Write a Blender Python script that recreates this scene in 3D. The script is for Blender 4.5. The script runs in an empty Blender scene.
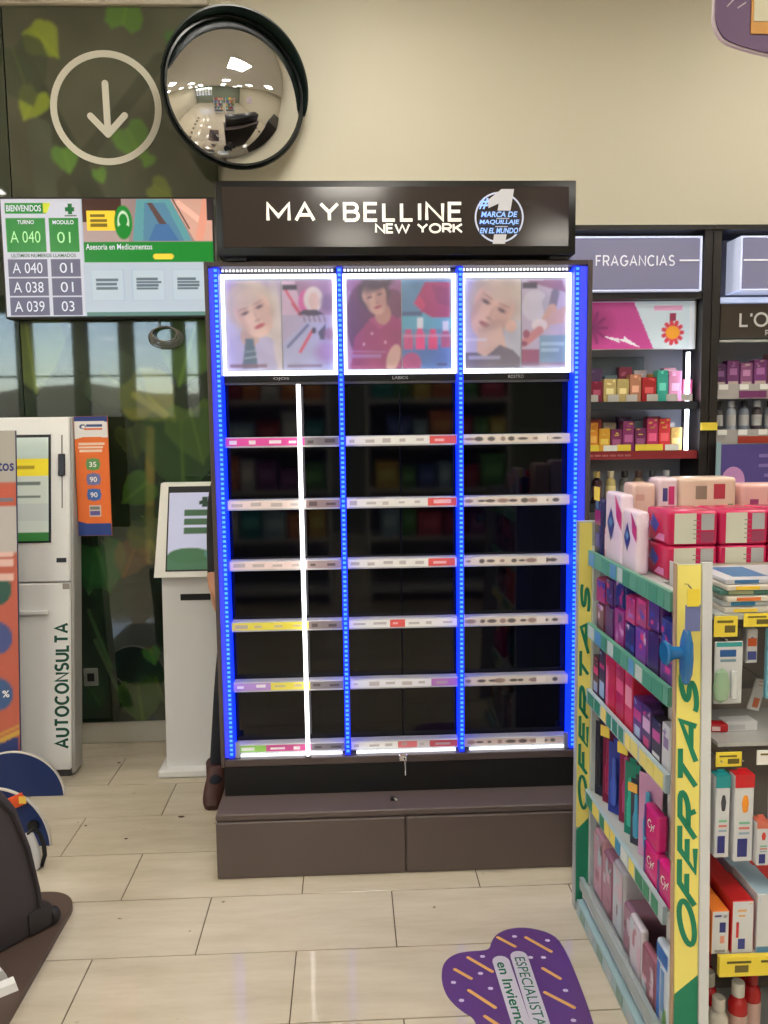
import bpy, bmesh, math, random
import numpy as np
from mathutils import Vector, Matrix, Euler

sc = bpy.context.scene
COL = sc.collection
PI = math.pi
random.seed(7)

# ---------------------------------------------------------------- camera
FPX, PITCH, YAW, ROLL, EYE = 823.67, 0.10486, 0.04238, -0.01324, 1.5555
_cy, _sy = math.cos(YAW), math.sin(YAW)
Fv = Vector((_sy*math.cos(PITCH), _cy*math.cos(PITCH), -math.sin(PITCH)))
_R = Vector((_cy, -_sy, 0)); _U = _R.cross(Fv)
Rv = _R*math.cos(ROLL) + _U*math.sin(ROLL)
Uv = -_R*math.sin(ROLL) + _U*math.cos(ROLL)
cam_d = bpy.data.cameras.new('camera'); cam = bpy.data.objects.new('camera', cam_d); COL.objects.link(cam)
cam_d.sensor_fit = 'HORIZONTAL'; cam_d.sensor_width = 36; cam_d.lens = 36*FPX/768
cam_d.clip_start = .05; cam_d.clip_end = 300
cam.matrix_world = Matrix(((Rv.x, Uv.x, -Fv.x, 0), (Rv.y, Uv.y, -Fv.y, 0), (Rv.z, Uv.z, -Fv.z, EYE), (0, 0, 0, 1)))
sc.camera = cam

def at(x, y, Y):
    """the point of the plane at depth Y that the photograph shows at pixel x, y"""
    d = Fv + Rv*((x-384)/FPX) + Uv*((512-y)/FPX)
    return Vector((0, 0, EYE)) + d*(Y/d.y)

# ---------------------------------------------------------------- world, exposure
sc.view_settings.view_transform = 'Standard'
sc.view_settings.look = 'None'
sc.view_settings.gamma = 1
sc.view_settings.use_curve_mapping = False
sc.view_settings.exposure = 0.0
w = bpy.data.worlds.new('sky'); sc.world = w; w.use_nodes = True
nt = w.node_tree; bg = nt.nodes['Background']
sky = nt.nodes.new('ShaderNodeTexSky'); sky.sky_type = 'NISHITA'; sky.sun_elevation = math.radians(48)
sky.sun_rotation = math.radians(60); sky.sun_disc = False; sky.air_density = 1.0; sky.dust_density = .6
nt.links.new(sky.outputs[0], bg.inputs[0]); bg.inputs[1].default_value = 0.95
PANEL_POWER = 29.0      # emission of the ceiling light diffusers

# ---------------------------------------------------------------- helpers
def lin(c):
    return tuple(((v/255)/12.92 if v/255 <= .04045 else ((v/255+.055)/1.055)**2.4) for v in c)
MATS = {}
def mat(name, rgb=(200, 200, 200), rough=.5, metal=0, emit=0, spec=.5, coat=0, noise=0, nscale=20, alpha=1, trans=0, emit_rgb=None):
    if name in MATS: return MATS[name]
    m = bpy.data.materials.new(name); m.use_nodes = True; t = m.node_tree; b = t.nodes['Principled BSDF']
    c = lin(rgb) + (1,)
    b.inputs['Base Color'].default_value = c
    b.inputs['Roughness'].default_value = rough; b.inputs['Metallic'].default_value = metal
    b.inputs['Specular IOR Level'].default_value = spec; b.inputs['Coat Weight'].default_value = coat
    b.inputs['Alpha'].default_value = alpha; b.inputs['Transmission Weight'].default_value = trans
    if emit:
        b.inputs['Emission Color'].default_value = lin(emit_rgb or rgb) + (1,); b.inputs['Emission Strength'].default_value = emit
    if noise:
        n = t.nodes.new('ShaderNodeTexNoise'); n.inputs['Scale'].default_value = nscale; n.inputs['Detail'].default_value = 4
        tc = t.nodes.new('ShaderNodeTexCoord'); t.links.new(tc.outputs['Object'], n.inputs['Vector'])
        r = t.nodes.new('ShaderNodeMapRange'); r.inputs[3].default_value = 1-noise; r.inputs[4].default_value = 1+noise
        t.links.new(n.outputs[0], r.inputs[0])
        mx = t.nodes.new('ShaderNodeVectorMath'); mx.operation = 'SCALE'; mx.inputs[0].default_value = c[:3]
        t.links.new(r.outputs[0], mx.inputs['Scale']); t.links.new(mx.outputs[0], b.inputs['Base Color'])
    MATS[name] = m
    return m
def col(rgb, rough=.45, **k):
    return mat('paint_%d_%d_%d_%d' % (*rgb, int(rough*100)), rgb, rough, **k)
def print_mat(name, emit=0, rough=.4, coat=0, spec=.5):
    """a flat print: colours come from the print's own colour attribute"""
    if name in MATS: return MATS[name]
    m = bpy.data.materials.new(name); m.use_nodes = True; t = m.node_tree; b = t.nodes['Principled BSDF']
    a = t.nodes.new('ShaderNodeAttribute'); a.attribute_name = 'ink'
    t.links.new(a.outputs['Color'], b.inputs['Base Color'])
    b.inputs['Roughness'].default_value = rough; b.inputs['Coat Weight'].default_value = coat; b.inputs['Specular IOR Level'].default_value = spec
    if emit:
        t.links.new(a.outputs['Color'], b.inputs['Emission Color']); b.inputs['Emission Strength'].default_value = emit
    MATS[name] = m
    return m

def tag(o, label=None, cat=None, group=None, kind=None):
    if label: o['label'] = label
    if cat: o['category'] = cat
    if group: o['group'] = group
    if kind: o['kind'] = kind
    return o
def empty(name, loc=(0, 0, 0), rz=0, label=None, cat=None, group=None, rx=0, ry=0):
    o = bpy.data.objects.new(name, None); COL.objects.link(o); o.location = loc; o.rotation_euler = (rx, ry, rz)
    o.empty_display_size = .05
    return tag(o, label, cat, group)
def link(name, me, m=None, parent=None, loc=(0, 0, 0), rot=(0, 0, 0)):
    o = bpy.data.objects.new(name, me); COL.objects.link(o)
    if m is not None and not me.materials: me.materials.append(m)
    o.location = loc; o.rotation_euler = rot
    if parent: o.parent = parent
    return o

class MB:
    """collects shapes, builds ONE mesh"""
    def __init__(s): s.v = []; s.f = []
    def add(s, vs, fs):
        n = len(s.v); s.v += [tuple(v) for v in vs]; s.f += [tuple(i+n for i in f) for f in fs]; return s
    def box(s, x0, x1, y0, y1, z0, z1):
        return s.add([(x0, y0, z0), (x1, y0, z0), (x1, y1, z0), (x0, y1, z0), (x0, y0, z1), (x1, y0, z1), (x1, y1, z1), (x0, y1, z1)],
                     [(0, 3, 2, 1), (4, 5, 6, 7), (0, 1, 5, 4), (1, 2, 6, 5), (2, 3, 7, 6), (3, 0, 4, 7)])
    def hexa(s, bot, top):
        return s.add(list(bot)+list(top), [(0, 3, 2, 1), (4, 5, 6, 7), (0, 1, 5, 4), (1, 2, 6, 5), (2, 3, 7, 6), (3, 0, 4, 7)])
    def prism(s, pts, y0, y1):
        """polygon in X,Z (counter-clockwise seen from -Y) extruded along Y"""
        n = len(pts)
        vs = [(p[0], y0, p[1]) for p in pts] + [(p[0], y1, p[1]) for p in pts]
        fs = [tuple(range(n)), tuple(range(2*n-1, n-1, -1))] + [((i+1) % n, i, n+i, n+(i+1) % n) for i in range(n)]
        return s.add(vs, fs)
    def slab(s, pts, z0, z1):
        """polygon in X,Y (counter-clockwise from above) extruded along Z"""
        n = len(pts)
        vs = [(p[0], p[1], z0) for p in pts] + [(p[0], p[1], z1) for p in pts]
        fs = [tuple(range(n-1, -1, -1)), tuple(range(n, 2*n))] + [(i, (i+1) % n, n+(i+1) % n, n+i) for i in range(n)]
        return s.add(vs, fs)
    def lathe(s, prof, n=20, cap=True):
        """(r, z) profile turned about Z"""
        k = len(prof); vs = []
        for r, z in prof:
            vs += [(r*math.cos(2*PI*i/n), r*math.sin(2*PI*i/n), z) for i in range(n)]
        fs = [(j*n+i, j*n+(i+1) % n, (j+1)*n+(i+1) % n, (j+1)*n+i) for j in range(k-1) for i in range(n)]
        if cap: fs += [tuple(range(n-1, -1, -1)), tuple(range((k-1)*n, k*n))]
        return s.add(vs, fs)
    def tube(s, pts, r, n=8, closed=False):
        P = [Vector(p) for p in pts]; k = len(P); vs = []
        rs = r if isinstance(r, (list, tuple)) else [r]*k
        up = Vector((0, 0, 1)); prev = None
        for i in range(k):
            a = P[(i-1) % k] if (closed or i > 0) else P[i]; b = P[(i+1) % k] if (closed or i < k-1) else P[i]
            t = (b-a).normalized()
            if prev is None: prev = t.cross(up if abs(t.z) < .9 else Vector((1, 0, 0))).normalized()
            nrm = (prev - t*prev.dot(t)).normalized(); bn = t.cross(nrm); prev = nrm
            vs += [P[i] + nrm*rs[i]*math.cos(2*PI*q/n) + bn*rs[i]*math.sin(2*PI*q/n) for q in range(n)]
        fs = [(j*n+i, j*n+(i+1) % n, ((j+1) % k)*n+(i+1) % n, ((j+1) % k)*n+i) for j in range(k if closed else k-1) for i in range(n)]
        if not closed: fs += [tuple(range(n-1, -1, -1)), tuple(range((k-1)*n, k*n))]
        return s.add(vs, fs)
    def mesh(s, name, smooth=False):
        me = bpy.data.meshes.new(name); me.from_pydata(s.v, [], s.f); me.validate()
        bm = bmesh.new(); bm.from_mesh(me); bmesh.ops.recalc_face_normals(bm, faces=bm.faces); bm.to_mesh(me); bm.free()
        if smooth:
            me.polygons.foreach_set('use_smooth', [True]*len(me.polygons))
            me.set_sharp_from_angle(angle=math.radians(38))
        me.update(); return me
    def build(s, name, m, parent=None, smooth=False, loc=(0, 0, 0), rot=(0, 0, 0)):
        return link(name, s.mesh(name, smooth), m, parent, loc, rot)

_rb = {}
def rbox(sx, sy, sz, bev=.004, seg=2, mats=None, key=''):
    """rounded box, base centre at the origin; mats = (all, front, top) colours by face"""
    k = (round(sx, 4), round(sy, 4), round(sz, 4), bev, seg, key)
    if k in _rb: return _rb[k]
    bm = bmesh.new(); bmesh.ops.create_cube(bm, size=1)
    for v in bm.verts: v.co = Vector((v.co.x*sx, v.co.y*sy, (v.co.z+.5)*sz))
    bev = min(bev, sx*.45, sy*.45, sz*.45)
    if bev > 0: bmesh.ops.bevel(bm, geom=bm.edges[:], offset=bev, segments=seg, affect='EDGES', profile=.6)
    me = bpy.data.meshes.new('box'); bm.to_mesh(me); bm.free()
    if seg > 1:
        me.polygons.foreach_set('use_smooth', [True]*len(me.polygons)); me.set_sharp_from_angle(angle=math.radians(50))
    if mats:
        for m in mats: me.materials.append(m)
        for p in me.polygons:
            if len(mats) > 1 and p.normal.y < -.9: p.material_index = 1
            elif len(mats) > 2 and p.normal.z > .9: p.material_index = 2
            elif len(mats) > 3 and abs(p.normal.x) > .9: p.material_index = 3
    _rb[k] = me
    return me
def bbox(name, x0, x1, y0, y1, z0, z1, m, parent=None, bev=0, seg=1):
    """a box between limits, bevelled when asked"""
    if bev <= 0: return MB().box(x0, x1, y0, y1, z0, z1).build(name, m, parent)
    me = rbox(x1-x0, y1-y0, z1-z0, bev, seg).copy(); me.materials.clear()
    return link(name, me, m, parent, ((x0+x1)/2, (y0+y1)/2, z0))

_tx = {}
def text_mesh(s, bold=0., spacing=1., extr=.0):
    k = (s, bold, spacing)
    if k in _tx: return _tx[k]
    cu = bpy.data.curves.new('t', 'FONT'); cu.body = s; cu.size = 1; cu.offset = bold; cu.space_character = spacing; cu.resolution_u = 3
    o = bpy.data.objects.new('t', cu); COL.objects.link(o)
    dg = bpy.context.evaluated_depsgraph_get(); dg.update()
    me = bpy.data.meshes.new_from_object(o.evaluated_get(dg), depsgraph=dg)
    bpy.data.objects.remove(o); bpy.data.curves.remove(cu)
    co = np.zeros(len(me.vertices)*3); me.vertices.foreach_get('co', co); co = co.reshape(-1, 3)
    _tx[k] = (co, [tuple(p.vertices) for p in me.polygons]); bpy.data.meshes.remove(me)
    return _tx[k]
def text(s, w, h, m, parent, loc, rot=(0, 0, 0), bold=.0, name='lettering', spacing=1., shear=0.):
    """flat lettering fitted into w x h, centred on loc, facing -Y before rot"""
    co, fs = text_mesh(s, bold, spacing)
    lo, hi = co.min(0), co.max(0); c = (co-(lo+hi)/2)/np.maximum(hi-lo, 1e-6)
    if shear:
        c[:, 0] += shear*c[:, 1]*h/w
    vs = np.stack([c[:, 0]*w, np.zeros(len(c)), c[:, 1]*h], 1)
    me = bpy.data.meshes.new(name); me.from_pydata(vs.tolist(), [], fs); me.update()
    me.materials.append(m)
    return link(name, me, None, parent, loc, rot)

def _el(cx, cy, rx, ry, a0, a1, n=12):
    return [(cx+rx*math.cos(math.radians(a0+(a1-a0)*i/n)), cy+ry*math.sin(math.radians(a0+(a1-a0)*i/n))) for i in range(n+1)]
GLY = {'A': (.9, [[(0, 0), (.5, 1), (1, 0)], [(.19, .33), (.81, .33)]]), 'M': (1.05, [[(0, 0), (0, 1), (.5, .25), (1, 1), (1, 0)]]),
       'Y': (.85, [[(0, 1), (.5, .48), (1, 1)], [(.5, .48), (.5, 0)]]), 'E': (.6, [[(1, 0), (0, 0), (0, 1), (1, 1)], [(0, .52), (.9, .52)]]),
       'F': (.6, [[(0, 0), (0, 1), (1, 1)], [(0, .52), (.85, .52)]]), 'L': (.55, [[(0, 1), (0, 0), (1, 0)]]), 'I': (.04, [[(.5, 0), (.5, 1)]]),
       'N': (.8, [[(0, 0), (0, 1), (1, 0), (1, 1)]]), 'W': (1.35, [[(0, 1), (.25, 0), (.5, .9), (.75, 0), (1, 1)]]), 'K': (.75, [[(0, 0), (0, 1)], [(1, 1), (.02, .42)], [(.3, .6), (1, 0)]]),
       'T': (.75, [[(0, 1), (1, 1)], [(.5, 1), (.5, 0)]]), 'O': (.95, [_el(.5, .5, .5, .5, 0, 360, 24)]), 'U': (.75, [[(0, 1), (0, .35)]+_el(.5, .35, .5, .35, 180, 360)+[(1, 1)]]),
       'C': (.85, [_el(.55, .5, .55, .5, 48, 312, 20)]), 'G': (.9, [_el(.52, .5, .52, .5, 48, 345, 20)+[(1.02, .46), (.6, .46)]]),
       'S': (.68, [_el(.5, .74, .46, .26, 35, 270, 12)+_el(.5, .24, .5, .24, 90, -145, 12)]),
       'B': (.68, [[(0, 0), (0, 1), (.6, 1)]+_el(.6, .76, .32, .24, 90, -90, 8)+[(0, .52)], [(.6, .52)]+_el(.65, .26, .35, .26, 90, -90, 8)+[(0, 0)]]),
       'R': (.7, [[(0, 0), (0, 1), (.6, 1)]+_el(.6, .73, .4, .27, 90, -90, 8)+[(0, .46)], [(.5, .46), (1, 0)]]),
       'P': (.68, [[(0, 0), (0, 1), (.6, 1)]+_el(.6, .73, .4, .27, 90, -90, 8)+[(0, .46)]]),
       "'": (.08, [[(.6, 1), (.3, .75)]]), ' ': (.35, []), 'D': (.8, [[(0, 0), (0, 1), (.5, 1)]+_el(.5, .5, .5, .5, 90, -90, 12)+[(0, 0)]])}
def stext(s, w, h, th, m, parent, loc, rot=(0, 0, 0), gap=.3, name='lettering', shear=0., mode='XYZ'):
    """bold sans capitals made of strokes, fitted into w x h, centred on loc, facing -Y before rot"""
    tot = sum(GLY[c][0] for c in s)+gap*(len(s)-1); k = (w-th)/tot; H = h-th; x = -w/2+th/2; mb = MB()
    for c in s:
        gw, pls = GLY[c]
        for li, pl in enumerate(pls):
            P = [Vector((x+p[0]*gw*k+shear*(p[1]-.5)*h, (p[1]-.5)*H)) for p in pl]
            P = [p for q, p in enumerate(P) if q == 0 or (p-P[q-1]).length > 1e-6]
            shut = len(P) > 3 and (P[0]-P[-1]).length < 1e-5
            if shut: P = P[:-1]
            n = len(P); vs = []
            for q in range(n):      # a ribbon with mitred corners
                a = P[q]-P[q-1] if (q or shut) else None; b = P[(q+1) % n]-P[q] if (q < n-1 or shut) else None
                a, b = (a or b).normalized(), (b or a).normalized()
                na, nb = Vector((-a.y, a.x)), Vector((-b.y, b.x)); m2 = (na+nb)
                m2 = m2.normalized() if m2.length > 1e-4 else na
                f = th/2/max(.62, m2.dot(na))
                vs += [(P[q].x+m2.x*f, .0002*li, P[q].y+m2.y*f), (P[q].x-m2.x*f, .0002*li, P[q].y-m2.y*f)]
            mb.add(vs, [(2*q, 2*q+1, (2*q+3) % (2*n), (2*q+2) % (2*n)) for q in range(n if shut else n-1)])
        x += (gw+gap)*k
    me = bpy.data.meshes.new(name); me.from_pydata(mb.v, [], mb.f); me.update(); me.materials.append(m)
    o = link(name, me, None, parent, loc, rot); o.rotation_mode = mode; return o

class Cv:
    """a flat print painted on a fine grid; u to the right, v upwards, both 0..1"""
    def __init__(s, w, h, nx, ny, bg=(255, 255, 255)):
        s.w, s.h, s.nx, s.ny = w, h, nx, ny
        s.u, s.v = np.meshgrid(np.linspace(0, 1, nx+1), np.linspace(0, 1, ny+1))
        s.c = np.zeros((ny+1, nx+1, 3)) + np.array(lin(bg)); s.a = w/h
    def mix(s, k, c, a=1.):
        k = (np.clip(k, 0, 1)*a)[..., None]; s.c = s.c*(1-k) + np.array(lin(c))*k; return s
    def rect(s, u0, v0, u1, v1, c, a=1.):
        e = .5/s.nx; f = .5/s.ny
        return s.mix(((s.u >= u0-e) & (s.u <= u1+e) & (s.v >= v0-f) & (s.v <= v1+f))*1., c, a)
    def grad(s, u0, v0, u1, v1, c0, c1):
        k = ((s.u >= u0) & (s.u <= u1) & (s.v >= v0) & (s.v <= v1))*1.
        t = np.clip((s.v-v0)/(v1-v0), 0, 1)
        s.mix(k, c0); return s.mix(k*t, c1)
    def ell(s, cu, cv, ru, rv, c, ang=0, a=1., soft=.12):
        x = (s.u-cu)*s.a; y = s.v-cv; ca, sa = math.cos(ang), math.sin(ang)
        d = np.sqrt(((x*ca+y*sa)/(ru*s.a))**2 + ((-x*sa+y*ca)/rv)**2)
        return s.mix((1-d)/soft+.5, c, a)
    def ring(s, cu, cv, r, th, c):
        d = np.sqrt(((s.u-cu)*s.a)**2 + (s.v-cv)**2)
        return s.mix((th/2-abs(d-r))*s.ny+.5, c)
    def poly(s, pts, c, a=1.):
        k = np.zeros(s.u.shape, bool); n = len(pts)
        for i in range(n):
            (x0, y0), (x1, y1) = pts[i], pts[(i+1) % n]
            if y0 == y1: continue
            k ^= ((s.v < max(y0, y1)) & (s.v >= min(y0, y1)) & (s.u < (s.v-y0)/(y1-y0)*(x1-x0)+x0))
        return s.mix(k*1., c, a)
    def line(s, p, q, th, c, a=1.):
        px, py, qx, qy = p[0]*s.a, p[1], q[0]*s.a, q[1]
        x = s.u*s.a; t = np.clip(((x-px)*(qx-px)+(s.v-py)*(qy-py))/max((qx-px)**2+(qy-py)**2, 1e-9), 0, 1)
        d = np.hypot(x-px-t*(qx-px), s.v-py-t*(qy-py))
        return s.mix((th/2-d)*s.ny+.5, c, a)
    def blur(s, n=1):
        for _ in range(n):
            p = np.pad(s.c, ((1, 1), (1, 1), (0, 0)), 'edge'); s.c = (p[1:-1, 1:-1]*2+p[:-2, 1:-1]+p[2:, 1:-1]+p[1:-1, :-2]+p[1:-1, 2:])/6
        return s
    def mottle(s, amp, k=6, seed=1):
        r = np.random.RandomState(seed); t = np.zeros(s.u.shape)
        for i in range(10):
            fx, fy, p = r.uniform(-k, k), r.uniform(-k, k), r.uniform(0, 6.3)
            t += np.sin(2*PI*(fx*s.u*s.a+fy*s.v)+p)
        s.c = s.c*(1+amp*t/10*2)[..., None]; return s
    def bars(s, u0, v0, u1, v1, n, c, seed=0, a=.9):
        """tiny illegible print: short dashes in n lines"""
        r = random.Random(seed); hh = (v1-v0)/n
        for i in range(n):
            s.rect(u0, v0+i*hh+hh*.25, u0+(u1-u0)*r.uniform(.7, 1), v0+i*hh+hh*.75, c, a)
        return s
    def mesh(s, name, z0=0., thick=0.):
        nx, ny = s.nx, s.ny
        vs = np.stack([((s.u-.5)*s.w).ravel(), np.zeros(s.u.size), (s.v*s.h).ravel()+z0], 1)
        i = (np.arange(ny)[:, None]*(nx+1)+np.arange(nx)[None]).ravel()
        fs = np.stack([i, i+1, i+nx+2, i+nx+1], 1)
        me = bpy.data.meshes.new(name); me.from_pydata(vs.tolist(), [], fs.tolist())
        at_ = me.color_attributes.new('ink', 'FLOAT_COLOR', 'POINT')
        at_.data.foreach_set('color', np.concatenate([np.clip(s.c.reshape(-1, 3), 0, 1), np.ones((s.u.size, 1))], 1).ravel().astype(np.float32))
        me.update(); return me
    def build(s, name, m, parent, loc, rot=(0, 0, 0)):
        """base centre at loc"""
        return link(name, s.mesh(name), m, parent, loc, rot)

def copy_tree(o, parent=None):
    c = o.copy(); COL.objects.link(c); c.parent = parent
    for ch in o.children: copy_tree(ch, c)
    return c
def arc(cx, cz, r, a0, a1, n):
    return [(cx+r*math.cos(math.radians(a0+(a1-a0)*i/n)), cz+r*math.sin(math.radians(a0+(a1-a0)*i/n))) for i in range(n+1)]
def struct(o): o['kind'] = 'structure'; return o
ORD = ['first', 'second', 'third', 'fourth', 'fifth', 'sixth', 'seventh', 'eighth', 'ninth', 'tenth', 'eleventh', 'twelfth', 'thirteenth', 'fourteenth']

# common materials
WHITE = col((235, 235, 232), .4); BLACK = mat('black', (10, 10, 12), .4); DARKTXT = col((40, 40, 44), .5)
GREY = col((150, 150, 150), .5); CHROME = mat('chrome', (210, 210, 215), .15, 1); ALU = mat('aluminium', (190, 195, 198), .35, .7)
YELLOW = col((238, 214, 70), .45); PRINT = print_mat('print', 0, .45); TXTW = col((240, 240, 240), .5)

# ================================================================ THE SETTING
WY = 4.03                      # back wall
XL, XR, YF, ZC = -7.2, 4.6, -6.0, 3.75
wallm = mat('cream_wall_paint', (205, 198, 176), .55, noise=.02, nscale=3)
ceilm = mat('ceiling_paint', (228, 226, 220), .8)
struct(bbox('wall_back', XL, XR, WY, WY+.15, 0, ZC, wallm))
struct(bbox('wall_left', XL-.15, XL, YF, WY, 0, ZC, wallm))
struct(bbox('wall_right', XR, XR+.15, YF, WY, 0, ZC, wallm))
struct(bbox('ceiling', XL-.15, XR+.15, YF-.15, WY+.15, ZC, ZC+.15, ceilm))
# wall behind the camera with the shop windows
wins = [(-7.0, -6.35), (-6.15, -5.42), (-5.2, -4.5), (-4.3, -3.75), (-3.55, -2.88), (-2.7, -2.45)]
mb = MB(); xs = [XL]+[v for p in wins for v in p]+[XR]
for i in range(0, len(xs), 2): mb.box(xs[i], xs[i+1], YF-.15, YF, 0, ZC)
for a, b in wins: mb.box(a, b, YF-.15, YF, 0, 1.7); mb.box(a, b, YF-.15, YF, 3.5, ZC)
struct(mb.build('wall_front', mat('green_grey_wall', (120, 128, 112), .6)))
glass = mat('window_glass', (255, 255, 255), 0, 0, trans=1, spec=.3)
fr = mat('window_frame_grey', (90, 96, 92), .4)
for i, (a, b) in enumerate(wins):
    wd = struct(empty('window_%d' % (i+1), (0, 0, 0)))
    m_ = MB(); m_.box(a, a+.03, YF-.1, YF-.03, 1.7, 3.5); m_.box(b-.03, b, YF-.1, YF-.03, 1.7, 3.5)
    m_.box(a+.03, b-.03, YF-.1, YF-.03, 1.7, 1.74); m_.box(a+.03, b-.03, YF-.1, YF-.03, 3.46, 3.5); m_.box(a+.03, b-.03, YF-.1, YF-.03, 2.42, 2.45)
    m_.build('window_frame', fr, wd)
    bbox('pane', a+.03, b-.03, YF-.07, YF-.064, 1.74, 2.42, glass, wd); bbox('pane', a+.03, b-.03, YF-.07, YF-.064, 2.45, 3.46, glass, wd)
gm = mat('dry_ground', (170, 150, 120), .9, noise=.15, nscale=.5)
struct(MB().box(-60, 60, -80, YF-.2, -.4, -.05).build('ground', gm))
hb = MB(); n = 40
for i in range(n):
    x0 = -60+i*3; h0 = 3.4+.35*math.sin(i*1.7); h1 = 3.4+.35*math.sin((i+1)*1.7)
    hb.hexa([(x0, -34, -.05), (x0+3, -34, -.05), (x0+3, -30, -.05), (x0, -30, -.05)], [(x0, -33, h0), (x0+3, -33, h1), (x0+3, -31.6, h1), (x0, -31.6, h0)])
struct(hb.build('ground_embankment', gm))

# floor: tiles 0.60 x 0.30 laid half-lapped
def tile_mat(name, brick):
    m = bpy.data.materials.new(name); m.use_nodes = True; t = m.node_tree; b = t.nodes['Principled BSDF']
    tc = t.nodes.new('ShaderNodeTexCoord'); geo = t.nodes.new('ShaderNodeNewGeometry')
    mp = t.nodes.new('ShaderNodeMapping'); t.links.new(geo.outputs['Position'], mp.inputs['Vector'])
    mp.inputs['Scale'].default_value = (1.4, 7, 1)
    n = t.nodes.new('ShaderNodeTexNoise'); n.inputs['Scale'].default_value = 1.6; n.inputs['Detail'].default_value = 6; n.inputs['Roughness'].default_value = .65
    t.links.new(mp.outputs[0], n.inputs['Vector'])
    r = t.nodes.new('ShaderNodeValToRGB'); r.color_ramp.elements[0].position = .3; r.color_ramp.elements[1].position = .75
    r.color_ramp.elements[0].color = lin((186, 175, 154))+(1,); r.color_ramp.elements[1].color = lin((208, 199, 180))+(1,)
    t.links.new(n.outputs[0], r.inputs[0]); out = r.outputs[0]
    # small dirt specks
    s2 = t.nodes.new('ShaderNodeTexNoise'); s2.inputs['Scale'].default_value = 26; s2.inputs['Detail'].default_value = 2
    t.links.new(geo.outputs['Position'], s2.inputs['Vector'])
    mr = t.nodes.new('ShaderNodeMapRange'); mr.inputs[1].default_value = .74; mr.inputs[2].default_value = .8
    t.links.new(s2.outputs[0], mr.inputs[0])
    mx = t.nodes.new('ShaderNodeMix'); mx.data_type = 'RGBA'; mx.inputs[7].default_value = lin((120, 105, 85))+(1,)
    t.links.new(mr.outputs[0], mx.inputs[0]); t.links.new(out, mx.inputs[6]); out = mx.outputs[2]
    if brick:
        k = t.nodes.new('ShaderNodeTexBrick'); k.inputs['Scale'].default_value = 1; k.inputs['Brick Width'].default_value = .6; k.inputs['Row Height'].default_value = .3
        k.inputs['Mortar Size'].default_value = .0015; k.inputs['Mortar'].default_value = lin((95, 82, 66))+(1,)
        t.links.new(geo.outputs['Position'], k.inputs['Vector']); t.links.new(out, k.inputs['Color1']); t.links.new(out, k.inputs['Color2'])
        out = k.outputs[0]
    t.links.new(out, b.inputs['Base Color']); b.inputs['Roughness'].default_value = .07; b.inputs['Specular IOR Level'].default_value = .5
    MATS[name] = m
    return m
TX0, TY0 = -.7804, 3.5210                       # one joint crossing, from the photograph
TILE = tile_mat('floor_tile', False); GROUT = mat('grout', (84, 70, 54), .8)
RY0, RX0, RX1 = 15, -3.48, 2.6                   # rows of single tiles: from the back wall to just before the camera
ytop = TY0+2*.301; yend = ytop-RY0*.301
fl = struct(bbox('floor', XL-.15, XR+.15, yend-.01, WY+.1, -.1, -.0035, GROUT))
tm = rbox(.5966, .2964, .006, .0006, 1).copy(); tm.materials.append(TILE)
for r in range(RY0):
    yc = ytop-.301*(r+.5)
    if r == 0: pass
    off = .3 if (r % 2 == 1) else 0.             # L0-L1 joints (r=2) on even columns
    x = TX0+off-.6*5
    while x < RX1:
        o = link('tile', tm, None, fl, (x+.3, yc, -.006))
        if yc+.15 > WY: o.scale.y = (WY-(yc-.15))/.30; o.location.y = (WY+yc-.15)/2
        x += .6
struct(bbox('floor_beyond', XL-.15, XR+.15, YF-.15, yend-.01, -.1, 0, tile_mat('floor_tile_far', True)))
x_a = TX0-.6*5; x_b = TX0+.6*6
bbox('floor_side', XL-.15, x_a-.002, yend-.01, WY, -.0034, 0, MATS['floor_tile_far'], fl)
bbox('floor_side', x_b+.302, XR+.15, yend-.01, WY, -.0034, 0, MATS['floor_tile_far'], fl)
bbs = mat('baseboard_paint', (176, 172, 160), .4)
struct(bbox('baseboard_back', -2.7, XR, WY-.018, WY, .0005, .112, bbs, None, .004))
# pale bulkhead above the leaf mural
struct(bbox('trim_1', -3.2, -.60, WY-.05, WY, 3.462, ZC, mat('bulkhead', (214, 205, 190), .5), None, .004))
struct(bbox('trim_2', -3.2, -1.34, WY-.09, WY-.051, 3.475, ZC, MATS['bulkhead'], None, .004))

# ceiling light panels
diff = mat('light_diffuser', (255, 250, 238), .5, emit=PANEL_POWER, emit_rgb=(255, 249, 238))
lp = [(x, y) for y in (2.75, .3, -2.0, -4.2) for x in (-5.6, -3.4, .05, 2.5)]
wlp = {-5.6: 'far left', -3.4: 'left', .05: 'middle', 2.5: 'right'}; rlp = {2.75: 'nearest the back wall', .3: 'over the camera', -2.0: 'behind the camera', -4.2: 'nearest the windows'}
first = None
for x, y in lp:
    lb = 'square white ceiling light panel, %s one of the row %s' % (wlp[x], rlp[y])
    if first is None:
        first = empty('ceiling_light', (x, y, ZC-.03), 0, lb, 'ceiling light', 'ceiling light panels')
        m_ = MB(); m_.box(-.31, .31, -.31, -.295, 0, .03); m_.box(-.31, .31, .295, .31, 0, .03); m_.box(-.31, -.295, -.295, .295, 0, .03); m_.box(.295, .31, -.295, .295, 0, .03)
        m_.build('frame', WHITE, first); bbox('diffuser', -.294, .294, -.294, .294, .004, .012, diff, first)
    else:
        o = copy_tree(first); o.location = (x-(.9 if (x, y) == (-3.4, -4.2) else 0), y, ZC-.03); o['label'] = lb

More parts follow.
